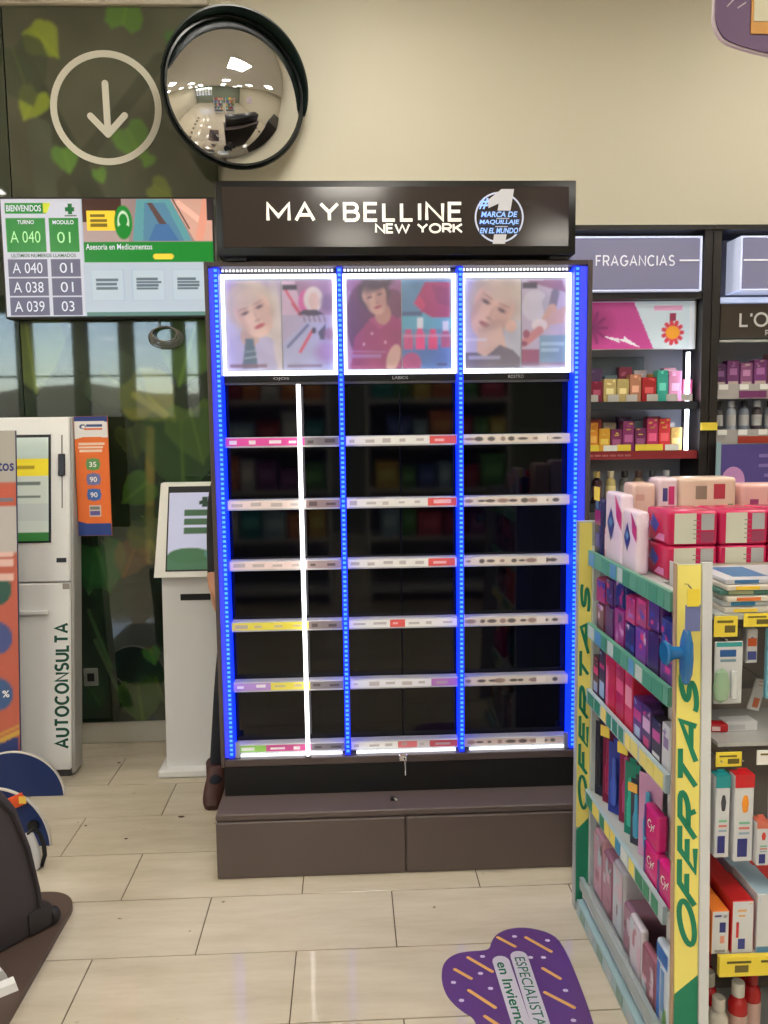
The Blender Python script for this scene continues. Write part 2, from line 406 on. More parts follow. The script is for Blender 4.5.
# ================================================================ MAKE-UP DISPLAY
DY = 2.87
TAUPE = mat('taupe_laminate', (92, 80, 76), .42, noise=.03, nscale=8)
FRAME = mat('taupe_frame', (84, 72, 70), .4)
GLOSS = mat('black_gloss_panel', (3, 3, 6), .05, spec=.4)
LEDW = mat('white_led', (255, 255, 255), .5, emit=2.4, emit_rgb=(240, 247, 255))
LEDT = mat('white_led_tube', (255, 255, 255), .5, emit=3.2, emit_rgb=(255, 251, 244))
BLUES = mat('blue_led_strip', (14, 30, 200), .4, emit=1.9, emit_rgb=(10, 46, 255))
BLUED = mat('blue_led_dot', (90, 150, 255), .4, emit=1.8, emit_rgb=(50, 130, 255))
BLUEM = mat('blue_led_film', (60, 70, 220), .4, emit=.6, emit_rgb=(62, 74, 255))
D = empty('makeup_display', (0, 0, 0), 0, 'tall empty makeup display cabinet with blue light strips and a black sign on top', 'display cabinet')
x0, x1 = -.476, .852
# base with two drawers
base = bbox('base', -.476, .832, 2.735, 3.18, .003, .205, TAUPE, D, .003)
bbox('top_slab', -.478, .834, 2.728, 3.18, .207, .231, TAUPE, D, .004)
for a, b in ((-.477, .1745), (.1785, .833)): bbox('drawer_front', a, b, 2.722, 2.734, .002, .2035, TAUPE, D, .003)
bbox('plinth', -.44, .80, 2.80, 3.15, .0003, .0025, BLACK, D)
bbox('recess', -.465, .84, 2.872, 3.16, .2315, .338, mat('matt_black', (6, 6, 8), .6), D)
# frame
bbox('side_panel', x0, -.4625, DY, 3.16, .339, 2.112, FRAME, D, .002)
bbox('side_panel', .8365, x1, DY, 3.16, .339, 2.112, FRAME, D, .002)
bbox('bottom_rail', -.462, .836, DY+.002, 3.16, .339, .366, FRAME, D, .002)
bbox('top_rail', -.462, .836, DY+.002, 3.16, 2.096, 2.112, FRAME, D, .002)
bbox('back_board', -.462, .836, 2.965, 3.158, .3665, 2.0955, BLACK, D)
for a, b in ((-.4615, -.022), (-.020, .1835), (.1865, .394), (.396, .8355)):
    bbox('back_panel', a, b, 2.952, 2.9645, .367, 1.735, GLOSS, D, .001)
# blue light strips
bays = [(-.428, -.031), (-.009, .384), (.405, .790)]
def led_strip(a, b, z0, z1, ya, yb, film=None):
    s = bbox('light_strip', a, b, ya, yb, z0, z1, BLUES, D)
    m_ = MB(); n = int((z1-z0)/.0168); c = (a+b)/2; hw = min(.0052, (b-a)*.33)
    for i in range(n):
        z = z0+.01+i*.0168; m_.box(c-hw, c+hw, ya-.0015, ya-.0002, z, z+.0085)
    d = m_.build('light_dots', BLUED, s); d['kind'] = 'stuff'
    if film: bbox('light_film', film[0], film[1], ya+.004, yb, z0, z1, BLUEM, s)
led_strip(-.4465, -.4295, .372, 2.092, 2.876, 2.95, (-.462, -.447))
led_strip(-.0295, -.0105, .372, 2.092, 2.876, 2.951)
led_strip(.3855, .4035, .372, 2.092, 2.876, 2.951)
led_strip(.7915, .8095, .372, 2.092, 2.876, 2.95, (.810, .836))
# illuminated poster boxes
def led_row(xa, xb, z, y, parent, mt=LEDW, step=.0125):
    m_ = MB(); n = int((xb-xa)/step)
    for i in range(n): m_.box(xa+i*step, xa+i*step+.0075, y-.002, y, z, z+.008)
    o = m_.build('light_dots', mt, parent); o['kind'] = 'stuff'; return o
PL = print_mat('backlit_print', .22, .25)
def face(c, cu, cv, s, ang, skin, hair, lips, shade, eyes=(70, 55, 60)):
    """a stylised face tilted by ang; cu, cv its centre, s its half-height"""
    ca, sa = math.cos(ang), math.sin(ang)
    def P(x, y): return cu+(x*ca-y*sa)*s/c.a, cv+(x*sa+y*ca)*s
    def E(x, y, rx, ry, col_, a=1., extra=0, soft=.25):
        u, v = P(x, y); c.ell(u, v, rx*s/c.a, ry*s, col_, ang+extra, a, soft)
    E(0, .28, .92, .98, hair); E(0, .18, .68, .74, skin, soft=.15); E(0, -.28, .56, .68, skin, soft=.15); E(.38, -.1, .3, .7, shade, .45, 0, .8); E(-.5, -.1, .12, .5, shade, .35, 0, .9)
    E(0, .66, .66, .34, hair, .75, 0, .6)
    for sx in (-.30, .30):
        E(sx, .14, .19, .085, shade, .8, 0, .7); E(sx, .12, .13, .05, eyes, .9, 0, .5); E(sx, .30, .2, .035, shade, .9, .1*(1 if sx > 0 else -1), .7)
    E(.03, -.12, .07, .26, shade, .35, 0, .8); E(.03, -.30, .13, .05, shade, .7, 0, .8)
    E(0, -.53, .22, .085, lips, .95, 0, .4); E(0, -.53, .2, .015, (120, 60, 65), .6)
    return P
def poster_a():
    c = Cv(.19, .305, 62, 100, (186, 178, 202))
    c.rect(0, .55, 1, 1, (172, 150, 178), .6).ell(.15, .6, .2, .2, (200, 200, 214), 0, .7, .8)
    c.ell(.86, .45, .16, .5, (214, 204, 196), 0, .95, .5)
    c.poly([(.05, 0), (.0, .30), (.3, .42), (.7, .38), (1, .3), (1, 0)], (184, 180, 208)).ell(.42, .38, .17, .12, (196, 166, 150))
    c.poly([(.34, .36), (.48, .36), (.56, .02), (.26, .02)], (74, 108, 118)).line((.3, .13), (.52, .15), .012, (170, 190, 200)).line((.3, .2), (.52, .22), .01, (150, 175, 185))
    face(c, .50, .64, .30, .42, (232, 200, 182), (206, 190, 174), (196, 84, 86), (176, 134, 122))
    c.ell(.92, .25, .07, .3, (216, 206, 198), .1, .8, .5)
    c.bars(.05, .02, .9, .07, 1, (120, 90, 100), 3); return c
def poster_a2():
    c = Cv(.175, .305, 58, 100, (176, 166, 192))
    c.rect(0, .62, 1, 1, (164, 128, 158)).poly([(0, .62), (0, 1), (.25, 1), (.42, .62)], (206, 178, 200))
    c.line((.05, .92), (.34, .64), .03, (206, 70, 96)).line((.22, .74), (.36, .62), .04, (196, 64, 90))
    c.ell(.48, .76, .16, .14, (210, 96, 160)).ell(.62, .79, .19, .14, (226, 212, 206)).ell(.63, .77, .1, .1, (220, 188, 172)).ell(.9, .75, .14, .1, (120, 96, 120), 0, .8, .6)
    c.poly([(.3, .62), (.42, .68), (.66, .68), (.84, .62), (.6, .60)], (52, 48, 58)).poly([(0, .0), (0, .3), (.5, .55), (.9, .5), (1, .2), (1, 0)], (172, 176, 206))
    for k in range(5): c.line((.42+k*.1, .60), (.45+k*.1, .54), .012, (60, 56, 66))
    c.line((.1, .26), (.5, .50), .035, (96, 104, 156)).line((.34, .20), (.58, .43), .035, (204, 70, 84)).ell(.62, .44, .05, .035, (44, 44, 66))
    c.poly([(.7, .42), (.86, .52), (.84, .34), (.74, .34)], (66, 70, 86)).ell(.92, .4, .1, .07, (150, 100, 130), 0, .8, .6).ell(.86, .2, .22, .12, (168, 120, 176), .4, .7, .8)
    c.rect(.02, .905, .3, .95, (44, 42, 50)).bars(.08, .02, .85, .065, 1, (120, 100, 130), 5); return c
def poster_b():
    c = Cv(.19, .305, 62, 100, (150, 98, 138))
    c.poly([(0, 0), (0, .9), (.12, .85), (.16, .2)], (168, 120, 160)).ell(.25, .55, .28, .4, (98, 44, 78)).ell(.85, .72, .22, .18, (112, 60, 84))
    c.poly([(.05, 0), (.12, .35), (.45, .58), (.8, .62), (1, .55), (1, 0)], (156, 52, 98)).poly([(.4, .56), (.7, .64), (.72, .5), (.6, .44)], (172, 66, 108))
    c.ell(.66, .62, .15, .12, (186, 136, 118)); face(c, .52, .80, .20, .30, (206, 162, 142), (70, 50, 50), (168, 44, 66), (150, 102, 92), (50, 35, 40))
    c.ell(.6, .97, .28, .07, (66, 48, 48), .2, 1, .5)
    for p in ((.45, .4), (.7, .3), (.3, .28)): c.ell(p[0], p[1], .02, .012, (230, 180, 200))
    c.ell(.85, .12, .12, .16, (204, 164, 146), -.3).bars(.06, .12, .62, .17, 1, (170, 120, 170), 2); c.line((.05, .2), (.7, .19), .01, (200, 150, 190), .7); return c
def poster_b2():
    c = Cv(.175, .305, 58, 100, (92, 140, 172))
    c.rect(0, .45, 1, .62, (88, 168, 190)).rect(0, 0, 1, .26, (66, 116, 172)).rect(0, .6, .4, .64, (56, 86, 120))
    c.poly([(.24, .74), (.46, .97), (.98, .98), (.98, .58), (.6, .58), (.4, .64)], (172, 52, 96)).poly([(.24, .74), (.4, .64), (.48, .72), (.36, .82)], (206, 64, 104)).poly([(.6, .95), (.95, .9), (.97, .7), (.7, .74)], (150, 48, 90))
    for i, (u, b, h, cl) in enumerate(((.12, .22, .28, (196, 70, 120)), (.36, .22, .32, (226, 58, 124)), (.62, .22, .27, (222, 60, 110)), (.88, .24, .26, (170, 60, 100)))):
        c.rect(u-.09, b, u+.09, b+h*.5, cl).ell(u, b+h*.5, .09, .05, cl).rect(u-.045, b+h*.5, u+.045, b+h*.8, cl)
        if i in (1, 3): c.rect(u-.05, b+h*.75, u+.05, b+h*1.1, (222, 226, 230))
    c.ell(.18, .06, .2, .12, (176, 70, 120)).rect(0, .36, 1, .375, (200, 160, 190), .6).bars(.7, .02, .96, .06, 1, (40, 60, 90), 4); return c
def poster_c():
    c = Cv(.205, .305, 66, 100, (186, 182, 204))
    c.ell(.85, .75, .3, .35, (206, 198, 190)).ell(.9, .3, .2, .25, (190, 192, 200))
    c.poly([(.18, 0), (.22, .42), (.62, .5), (.75, .2), (.8, 0)], (214, 180, 160)).poly([(0, 0), (0, .17), (.2, .18), (.35, .12), (.62, .26), (.85, .2), (1, .1), (1, 0)], (104, 98, 104))
    face(c, .48, .66, .36, -.48, (226, 188, 166), (198, 182, 168), (172, 96, 90), (172, 130, 114))
    c.ell(.82, .47, .1, .07, (222, 184, 164), .5).poly([(.22, .42), (.62, .52), (.72, .3), (.3, .2)], (214, 182, 164)).ell(.5, .48, .25, .05, (180, 140, 126), .25, .6, .9)
    c.poly([(.02, 0), (.02, .15), (.5, .13), (.72, .24), (.96, .12), (.98, 0)], (108, 102, 106))
    c.bars(.06, .09, .72, .14, 1, (170, 170, 190), 9); c.rect(.02, .31, .38, .325, (220, 215, 225), .7); return c
def poster_c2():
    c = Cv(.165, .305, 54, 100, (190, 178, 196))
    c.poly([(.1, .98), (.9, 1), (1, .85), (.6, .9)], (150, 104, 132)).ell(.3, .7, .3, .18, (206, 202, 210)).poly([(.45, .74), (.55, .84), (.72, .78), (.52, .56)], (178, 176, 190))
    c.line((.75, .84), (.68, .66), .1, (120, 116, 130)).line((.68, .66), (.5, .48), .12, (206, 164, 140)).poly([(.3, .46), (.95, .5), (1, .7), (.7, .62)], (204, 166, 156))
    c.ell(.4, .48, .18, .07, (226, 214, 214)).line((.05, .28), (.4, .42), .1, (200, 130, 124)).ell(.1, .38, .08, .05, (150, 70, 84)).ell(.05, .27, .08, .03, (140, 60, 84))
    c.rect(.4, .06, 1, .36, (122, 160, 178)).rect(.0, .02, .38, .2, (150, 76, 104)).bars(.45, .16, .95, .3, 2, (170, 205, 215), 8).rect(0, .02, 1, .05, (120, 110, 130), .7)
    c.rect(.02, .9, .34, .955, (60, 56, 64)); return c
pset = [(poster_a, poster_a2), (poster_b, poster_b2), (poster_c, poster_c2)]
caps = ['OJOS', 'LABIOS', 'ROSTRO']
for (a, b), (p1, p2), cp in zip(bays, pset, caps):
    za, zb = 1.742, 2.075
    lb = bbox('poster_box', a+.001, b-.001, 2.93, 2.951, za, zb, mat('poster_frame_grey', (170, 172, 180), .4), D, .001)
    t = .0105
    for nm, q in (('light_bar', (a, b, za-.008, za+t-.004)), ('light_bar', (a, b, zb-t, zb+.003)), ('light_bar', (a, a+t, za+t-.0035, zb-t-.0005)), ('light_bar', (b-t-.003, b, za+t-.0035, zb-t-.0005))):
        bbox(nm, q[0], q[1], 2.918, 2.9295, q[2], q[3], LEDW, lb)
        for ch in lb.children: ch.matrix_parent_inverse = lb.matrix_basis.inverted()
    c1, c2 = p1(), p2(); g = (b-a)-2*t-.012; k = g/(c1.w+c2.w)
    for cc in (c1, c2): cc.mottle(.10, 4, 2).blur(2); cc.c = cc.c*.78 + np.array(lin((178, 170, 190)))*.22  # pale lilac haze over the posters blended into their print colours
    for cc, xx in ((c1, a+t+.004+c1.w*k/2), (c2, a+t+.004+c1.w*k+.004+c2.w*k/2)):
        cc.w *= k; cc.h = (zb-za)-2*t-.008
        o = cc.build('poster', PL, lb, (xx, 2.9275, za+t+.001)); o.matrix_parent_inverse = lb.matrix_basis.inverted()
    led_row(a+.004, b-.004, 2.0868, 2.925, D, mat('white_led_row', (255, 255, 255), .5, emit=1.4))
    bbox('top_light_rail', a, b, 2.9255, 2.95, 2.0855, 2.0955, mat('rail_grey', (90, 90, 92), .4), D)  # plain grey rail behind the row of light dots
    bbox('caption_band', a, b, 2.925, 2.951, 1.7095, 1.7335, mat('caption_black', (14, 13, 14), .3), D)
    bbox('caption_sill', a, b, 2.922, 2.951, 1.702, 1.709, mat('sill_grey', (92, 92, 96), .35, .4), D)
    text(cp, .055, .011, mat('caption_grey', (165, 165, 165), .5), D, ((a+b)/2+.0, 2.9245, 1.7215), bold=.01)
# printed shelf-edge strips
rowsz = [1.503, 1.283, 1.066, .846, .624, .393]
STRIP = mat('strip_profile', (206, 206, 204), .4)
SP = print_mat('shelf_print', 0.12, .35)  # faint glow added to the strip print so it looks lit
W_, CO, CRM, DK = (240, 238, 234), (232, 96, 92), (226, 214, 200), (70, 62, 60)
segs = [  # (bay, row): list of (u0, u1, colour)
    [[(0, .7, (232, 84, 168)), (.7, 1, (128, 122, 124))], [(0, .7, (240, 222, 216)), (.7, 1, (150, 130, 130))], [(0, .7, (244, 222, 216)), (.7, 1, (170, 150, 146))],
     [(0, .7, (238, 226, 86)), (.7, 1, (140, 128, 126))], [(0, .34, (186, 150, 214)), (.34, .7, (234, 224, 92)), (.7, 1, (130, 124, 126))], [(0, .28, (150, 206, 96)), (.28, .7, (206, 86, 148)), (.7, 1, (120, 116, 124))]],
    [[(0, .76, W_), (.76, 1, CO)], [(0, .74, W_), (.74, 1, CO)], [(0, .74, W_), (.74, .98, CO)], [(0, .38, W_), (.38, .52, CO), (.52, 1, W_)], [(0, .76, (236, 236, 240)), (.76, 1, (186, 120, 190))],
     [(0, .44, W_), (.44, .62, (222, 120, 124)), (.62, .74, (214, 206, 206)), (.74, 1, (190, 80, 92))]],
    [[(0, 1, CRM)]]*5+[[(0, 1, (206, 186, 178))]]]
rr = random.Random(4)
for bi, (a, b) in enumerate(bays):
    for ri, z in enumerate(rowsz):
        h = .033 if ri < 5 else .030
        st = bbox('shelf_strip', a, b, 2.905, 2.9515, z-h/2-.003, z+h/2, STRIP, D, .002)
        c = Cv(b-a-.004, h-.006, 150, 12, W_)
        for u0, u1, cl in segs[bi][ri]: c.rect(u0, 0, u1, 1, cl)
        if bi == 2:       # dark product silhouettes
            for k in range(9):
                u = .06+k*.1+rr.uniform(-.02, .02); c.ell(u, .5, rr.uniform(.02, .055), rr.uniform(.15, .32), DK if k % 3 else (150, 120, 110), 0, .9, .5)
            c.rect(.70, .1, .78, .9, (236, 226, 214))
        else:
            for u0, u1, cl in segs[bi][ri]:
                bright = sum(cl) > 420; n = max(1, int((u1-u0)*7))
                for k in range(n):
                    u = u0+(u1-u0)*(k+.2)/n; L = (u1-u0)/n*rr.uniform(.25, .6)
                    c.rect(u, rr.uniform(.25, .4), u+L, rr.uniform(.55, .75), (255, 255, 255) if cl in ((232, 84, 168), (206, 86, 148), (186, 150, 214), (150, 206, 96)) else ((70, 60, 60) if cl[0] < 180 else (186, 176, 172) if cl != CO else (250, 210, 206)), .8)
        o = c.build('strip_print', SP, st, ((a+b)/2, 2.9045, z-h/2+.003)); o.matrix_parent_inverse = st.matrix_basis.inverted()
    bbox('bottom_light', a+.02, b-.01, 2.898, 2.9045, .3665, .3745, LEDW, D)
for x in (-.418, .781): bbox('end_bracket', x-.008, x+.008, 2.886, 2.8975, .3665, .425, ALU, D, .001)
# loose white light tube in the first bay
m_ = MB().tube([(-.168, 2.880, 1.700), (-.166, 2.880, 1.0), (-.164, 2.880, .372)], .0075, 12)
tb = m_.build('light_tube', LEDT, D, True)
m_ = MB().box(-.174, -.154, 2.874, 2.893, .3667, .3715); m_.build('tube_cap', BLACK, D)
# lock on the bottom rail and the little lock on the base
lk = bbox('lock', .164, .194, 2.858, 2.8695, .346, .372, CHROME, D, .003)
o = MB().tube([(.184, 2.852, .358), (.185, 2.850, .345), (.186, 2.850, .325), (.186, 2.851, .30)], [.004, .003, .0022, .0035], 8).build('key', CHROME, lk); o.matrix_parent_inverse = lk.matrix_basis.inverted()
bl = bbox('base_latch', .128, .140, 2.79, 2.806, .2312, .246, BLACK, D, .003)
o = MB().tube([(.140, 2.796, .238), (.146, 2.79, .240), (.152, 2.785, .235)], .005, 8).build('latch_knob', CHROME, bl); o.matrix_parent_inverse = bl.matrix_basis.inverted()
# sign on top
hd = bbox('header', -.424, .782, 2.838, 3.06, 2.124, 2.366, mat('header_black', (16, 15, 16), .3), D, .004, 2)
hm = hd.matrix_basis.inverted()
def hp(o): o.matrix_parent_inverse = hm; return o
hp(bbox('sign_face', -.402, .756, 2.833, 2.8378, 2.150, 2.344, mat('sign_face_brown', (62, 54, 52), .12), hd))
hp(bbox('sign_foot', .70, .765, 2.86, 3.0, 2.112, 2.1235, BLACK, hd)); hp(bbox('sign_foot', -.40, -.33, 2.86, 3.0, 2.112, 2.1235, BLACK, hd))
LIT = mat('lit_letter', (250, 246, 238), .5, emit=.55)
hp(stext('MAYBELLINE', .655, .064, .0108, LIT, hd, (.070, 2.832, 2.263), gap=.34))
hp(stext('NEW', .118, .033, .0068, LIT, hd, (.1615, 2.832, 2.2095), gap=.24)); hp(stext('YORK', .155, .033, .0068, LIT, hd, (.320, 2.832, 2.2095), gap=.24))
cb = (.520, 2.244)
rg = MB(); n = 48
for i in range(n):
    t0, t1 = 2*PI*i/n, 2*PI*(i+1)/n
    q = [(cb[0]+r*math.cos(t), 2.832, cb[1]+r*math.sin(t)) for r, t in ((.077, t0), (.077, t1), (.083, t1), (.083, t0))]
    rg.add(q, [(0, 1, 2, 3)])
hp(rg.build('badge_ring', mat('lit_ring', (190, 195, 215), .5, emit=.5), hd))
one = [(-.012, -.086), (.030, -.086), (.060, .092), (.018, .092), (-.03, .055), (-.026, .03), (.008, .045)]
hp(MB().add([(cb[0]+p[0]-.01, 2.8318, cb[1]+p[1]) for p in one], [tuple(range(len(one)))]).build('badge_numeral', mat('lit_numeral', (205, 205, 210), .5, emit=.3), hd))
LB = mat('lit_blue', (150, 190, 250), .5, emit=.75); DB = mat('badge_band', (44, 52, 84), .4)
hp(text('#', .03, .036, LB, hd, (cb[0]-.052, 2.8312, cb[1]+.045), bold=.03, shear=.2))
for i, (t, ww) in enumerate((('MARCA DE', .12), ('MAQUILLAJE', .132), ('EN EL MUNDO', .128))):
    z = cb[1]+.010-i*.0265
    hp(MB().add([(cb[0]+sx*ww*.53, 2.8315, z+sz*.012) for sx, sz in ((-1, -1), (1, -1), (1, 1), (-1, 1))], [(0, 1, 2, 3)]).build('badge_band', DB, hd))
    hp(text(t, ww, .0185, LB, hd, (cb[0], 2.831, z), bold=.025, shear=.2))

# ================================================================ LEAF MURAL, ARROW SIGN, MIRROR, QUEUE SCREEN
MY = 4.004
def leaf(c, cu, cv, s, ang, colr, kind='ginkgo', a=1., mid=None):
    """fan- or heart-shaped leaf of half-size s (in print heights), pointing along ang"""
    ca, sa = math.cos(ang), math.sin(ang); pts = []
    if kind == 'ginkgo':
        prof = [(0, -1)]+[(.95*math.sin(math.radians(t)), .15+.85*math.cos(math.radians(t))*(1-.10*math.cos(math.radians(t*6)))) for t in range(100, -101, -12)]
    else:
        prof = [(0, -1), (.55, -.45), (.85, .1), (.8, .6), (.45, .85), (0, .55), (-.45, .85), (-.8, .6), (-.85, .1), (-.55, -.45)]
    for x, y in prof: pts.append((cu+(x*ca-y*sa)*s/c.a, cv+(x*sa+y*ca)*s))
    c.poly(pts, colr, a)
    if mid:
        q = (cu+(-.75*-sa)*s/c.a*-1, cv+.6*ca*s); c.line((cu-(-1)*sa*s/c.a, cv-ca*s), (cu-.6*sa*s/c.a, cv+.6*ca*s), s*.05, mid, .7)
def mural(name, xa, xb, za, zb, nx, ny, items, top, bot, label):
    o = empty(name, ((xa+xb)/2, MY+.012, za), 0, label, 'mural')
    bbox('backing', -(xb-xa)/2, (xb-xa)/2, -.0115, .0135, 0, zb-za, mat('mural_backing', (40, 50, 40), .5), o)
    c = Cv(xb-xa, zb-za, nx, ny, bot); c.grad(0, .0, 1, 1, bot, bot); c.mix(np.clip((c.v-.42)/.45, 0, 1), top)  # upward lightening of the print: ceiling and wall reflections put into the colour
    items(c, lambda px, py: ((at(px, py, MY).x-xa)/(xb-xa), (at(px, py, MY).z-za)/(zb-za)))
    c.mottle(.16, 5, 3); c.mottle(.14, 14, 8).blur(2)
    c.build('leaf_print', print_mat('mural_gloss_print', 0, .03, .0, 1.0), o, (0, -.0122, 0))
    return o
def items_main(c, P):
    LG, G, DG, OL = (150, 168, 52), (96, 140, 56), (46, 78, 44), (120, 132, 60)
    # dark stems and pale twigs
    for p, q, th, cl in (((20, 60), (110, 230), .03, (52, 60, 44)), ((160, 60), (60, 190), .02, (62, 66, 50)), ((40, 130), (60, 330), .03, (84, 92, 74)), ((110, 150), (140, 330), .02, (70, 78, 62)),
                         ((150, 560), (120, 722), .02, (16, 24, 16)), ((160, 600), (105, 720), .025, (22, 30, 18)), ((150, 430), (150, 560), .012, (120, 108, 54)), ((152, 560), (168, 420), .006, (30, 40, 26)), ((95, 640), (118, 690), .004, (70, 90, 60)), ((88, 610), (112, 668), .004, (66, 96, 60))):
        c.line(P(*p), P(*q), th, cl, .8)
    for (px, py), s, ang, cl, kd in (((44, 42), .028, .75, LG, 'ginkgo'), ((32, 103), .026, -.5, LG, 'h'), ((125, 12), .030, 2.9, G, 'h'), ((133, 140), .030, .5, G, 'h'), ((66, 158), .022, .2, G, 'h'),
                                     ((178, 40), .02, .3, (70, 110, 50), 'h'), ((160, 190), .02, 1, OL, 'h'), ((100, 175), .012, .3, G, 'h'), ((148, 160), .012, -.5, G, 'h'), ((20, 70), .05, .3, (66, 76, 56), 'h'),
                                     ((152, 400), .045, .8, (142, 146, 62), 'ginkgo'), ((190, 345), .06, -.3, (86, 120, 50), 'h'), ((195, 430), .05, .2, (92, 118, 52), 'h'), ((30, 350), .06, .1, (104, 120, 52), 'h'), ((182, 450), .07, 0, (50, 78, 42), 'h'),
                                     ((120, 385), .05, .9, (70, 84, 60), 'h'), ((132, 440), .03, .2, (60, 70, 36), 'h'), ((138, 490), .03, -.9, (70, 110, 44), 'h'), ((150, 540), .035, .4, (94, 96, 40), 'h'), ((102, 565), .045, .25, (52, 110, 52), 'h'), ((92, 575), .03, -.2, (40, 92, 50), 'h'),
                                     ((110, 600), .03, 0, (36, 60, 36), 'h'), ((152, 655), .016, .3, (60, 110, 40), 'h'), ((140, 700), .04, .1, (58, 88, 34), 'h'), ((160, 690), .04, .3, (44, 66, 32), 'h'), ((92, 690), .03, .4, (30, 64, 38), 'h'), ((130, 560), .03, -.4, (104, 74, 44), 'h'), ((148, 525), .03, .6, (40, 62, 30), 'h'), ((95, 520), .04, .3, (34, 60, 36), 'h')):
        leaf(c, *P(px, py), s, ang, cl, 'ginkgo' if kd == 'ginkgo' else 'heart', .82 if py < 250 else .5, (min(cl[0]+25, 255), min(cl[1]+25, 255), cl[2]))
    c.line(P(135, 395), P(165, 415), .01, (180, 176, 90), .4)
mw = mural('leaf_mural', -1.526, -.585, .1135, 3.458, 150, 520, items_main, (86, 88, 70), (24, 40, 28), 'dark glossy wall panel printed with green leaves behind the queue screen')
def items_side(c, P):
    for k in range(10):
        r = random.Random(k); leaf(c, r.uniform(.1, .9), r.uniform(.1, .95), r.uniform(.02, .05), r.uniform(-1, 1), (r.randint(40, 110), r.randint(80, 130), 44), 'heart', .7)
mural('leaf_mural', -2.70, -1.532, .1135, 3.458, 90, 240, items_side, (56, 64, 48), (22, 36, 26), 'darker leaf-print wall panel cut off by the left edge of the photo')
# arrow in a ring
ac = at(106, 108, MY-.004); ar = empty('arrow_sign', (ac.x, MY-.0004, ac.z), 0, 'white ring with a downward arrow stuck on the leaf mural', 'sign')
SIGNW = col((226, 222, 206), .45)
def ringmesh(r0, r1, y0, y1, n=56):
    m_ = MB(); vs = []
    for i in range(n):
        t = 2*PI*i/n; vs += [(r*math.cos(t), y, r*math.sin(t)) for r, y in ((r0, y0), (r1, y0), (r1, y1), (r0, y1))]
    fs = [(4*i+k, 4*((i+1) % n)+k, 4*((i+1) % n)+(k+1) % 4, 4*i+(k+1) % 4) for i in range(n) for k in range(4)]
    return m_.add(vs, fs)
ringmesh(.222, .252, -.004, 0).build('ring', SIGNW, ar, True)
def stroke(m_, p, q, w_, y0, y1):
    d = Vector((q[0]-p[0], q[1]-p[1])); a0 = math.degrees(math.atan2(d.y, d.x))
    pts = [(q[0]+w_/2*math.cos(math.radians(t)), q[1]+w_/2*math.sin(math.radians(t))) for t in np.linspace(a0-90, a0+90, 8)]
    pts += [(p[0]+w_/2*math.cos(math.radians(t)), p[1]+w_/2*math.sin(math.radians(t))) for t in np.linspace(a0+90, a0+270, 8)]
    return m_.prism(pts, y0, y1)
m_ = MB(); stroke(m_, (0, .108), (.004, -.115), .030, -.004, 0); stroke(m_, (.004, -.115), (-.072, -.035), .030, -.0046, -.0001); stroke(m_, (.004, -.115), (.083, -.033), .030, -.0043, -.0001)
m_.build('arrow', SIGNW, ar)

# convex mirror
mc = at(235, 93, 3.82)
mir = empty('convex_mirror', mc, math.radians(21), 'round convex security mirror with a black hood high on the wall', 'mirror', rx=math.radians(3))
RR = .306; RS = .355
prof = []; a_max = math.asin(RR/RS)
for i in range(25):
    t = a_max*i/24; prof.append((RS*math.sin(t), RS*math.cos(t)-RS*math.cos(a_max)))
m_ = MB(); n = 64; vs = [(0, -(prof[0][1]), 0)]; fs = []
for r, d in prof[1:]: vs += [(r*math.cos(2*PI*i/n), -d, r*math.sin(2*PI*i/n)) for i in range(n)]
for i in range(n): fs.append((0, 1+i, 1+(i+1) % n))
for j in range(len(prof)-2):
    for i in range(n): fs.append((1+j*n+i, 1+(j+1)*n+i, 1+(j+1)*n+(i+1) % n, 1+j*n+(i+1) % n))
m_.add(vs, fs); o = m_.build('mirror_dome', mat('mirror_silver', (225, 225, 228), .03, 1), mir, True)
o.data.polygons.foreach_set('use_smooth', [True]*len(o.data.polygons))
RIM = mat('mirror_rim', (12, 18, 16), .25)
m_ = MB(); m_.tube([((RR+.006)*math.cos(2*PI*i/64), .004, (RR+.006)*math.sin(2*PI*i/64)) for i in range(64)], .0085, 8, True); m_.build('rim', RIM, mir, True)
m_ = MB(); m_.lathe([(.02, 0), (RR*.9, .0), (RR, -.01), (RR, -.014), (.02, -.03)], 40); m_.build('backing', RIM, mir, True, rot=(-PI/2, 0, 0))
# hood: a band over the top half, deepest on its upper right
vs = []; n = 48
for i in range(n+1):
    t = math.radians(180*i/n); dep = .085*max(0, math.sin(PI*i/n))**.5
    for rr_, yy in ((RR+.014, .012), (RR+.020, -dep), (RR+.013, -dep), (RR+.007, .012)):
        vs.append((rr_*math.cos(t), yy, rr_*math.sin(t)))
fs = [(4*i+k, 4*i+4+k, 4*i+4+(k+1) % 4, 4*i+(k+1) % 4) for i in range(n) for k in range(4)]+[(0, 1, 2, 3), (4*n+3, 4*n+2, 4*n+1, 4*n)]
hood = MB().add(vs, fs).build('hood', mat('hood_green_black', (20, 34, 28), .3), mir, True, rot=(0, math.radians(10), 0))
MB().tube([(0, .02, 0), (-.02, .09, .02), (-.03, .165, .03)], .018, 10).build('bracket_arm', BLACK, mir, True)

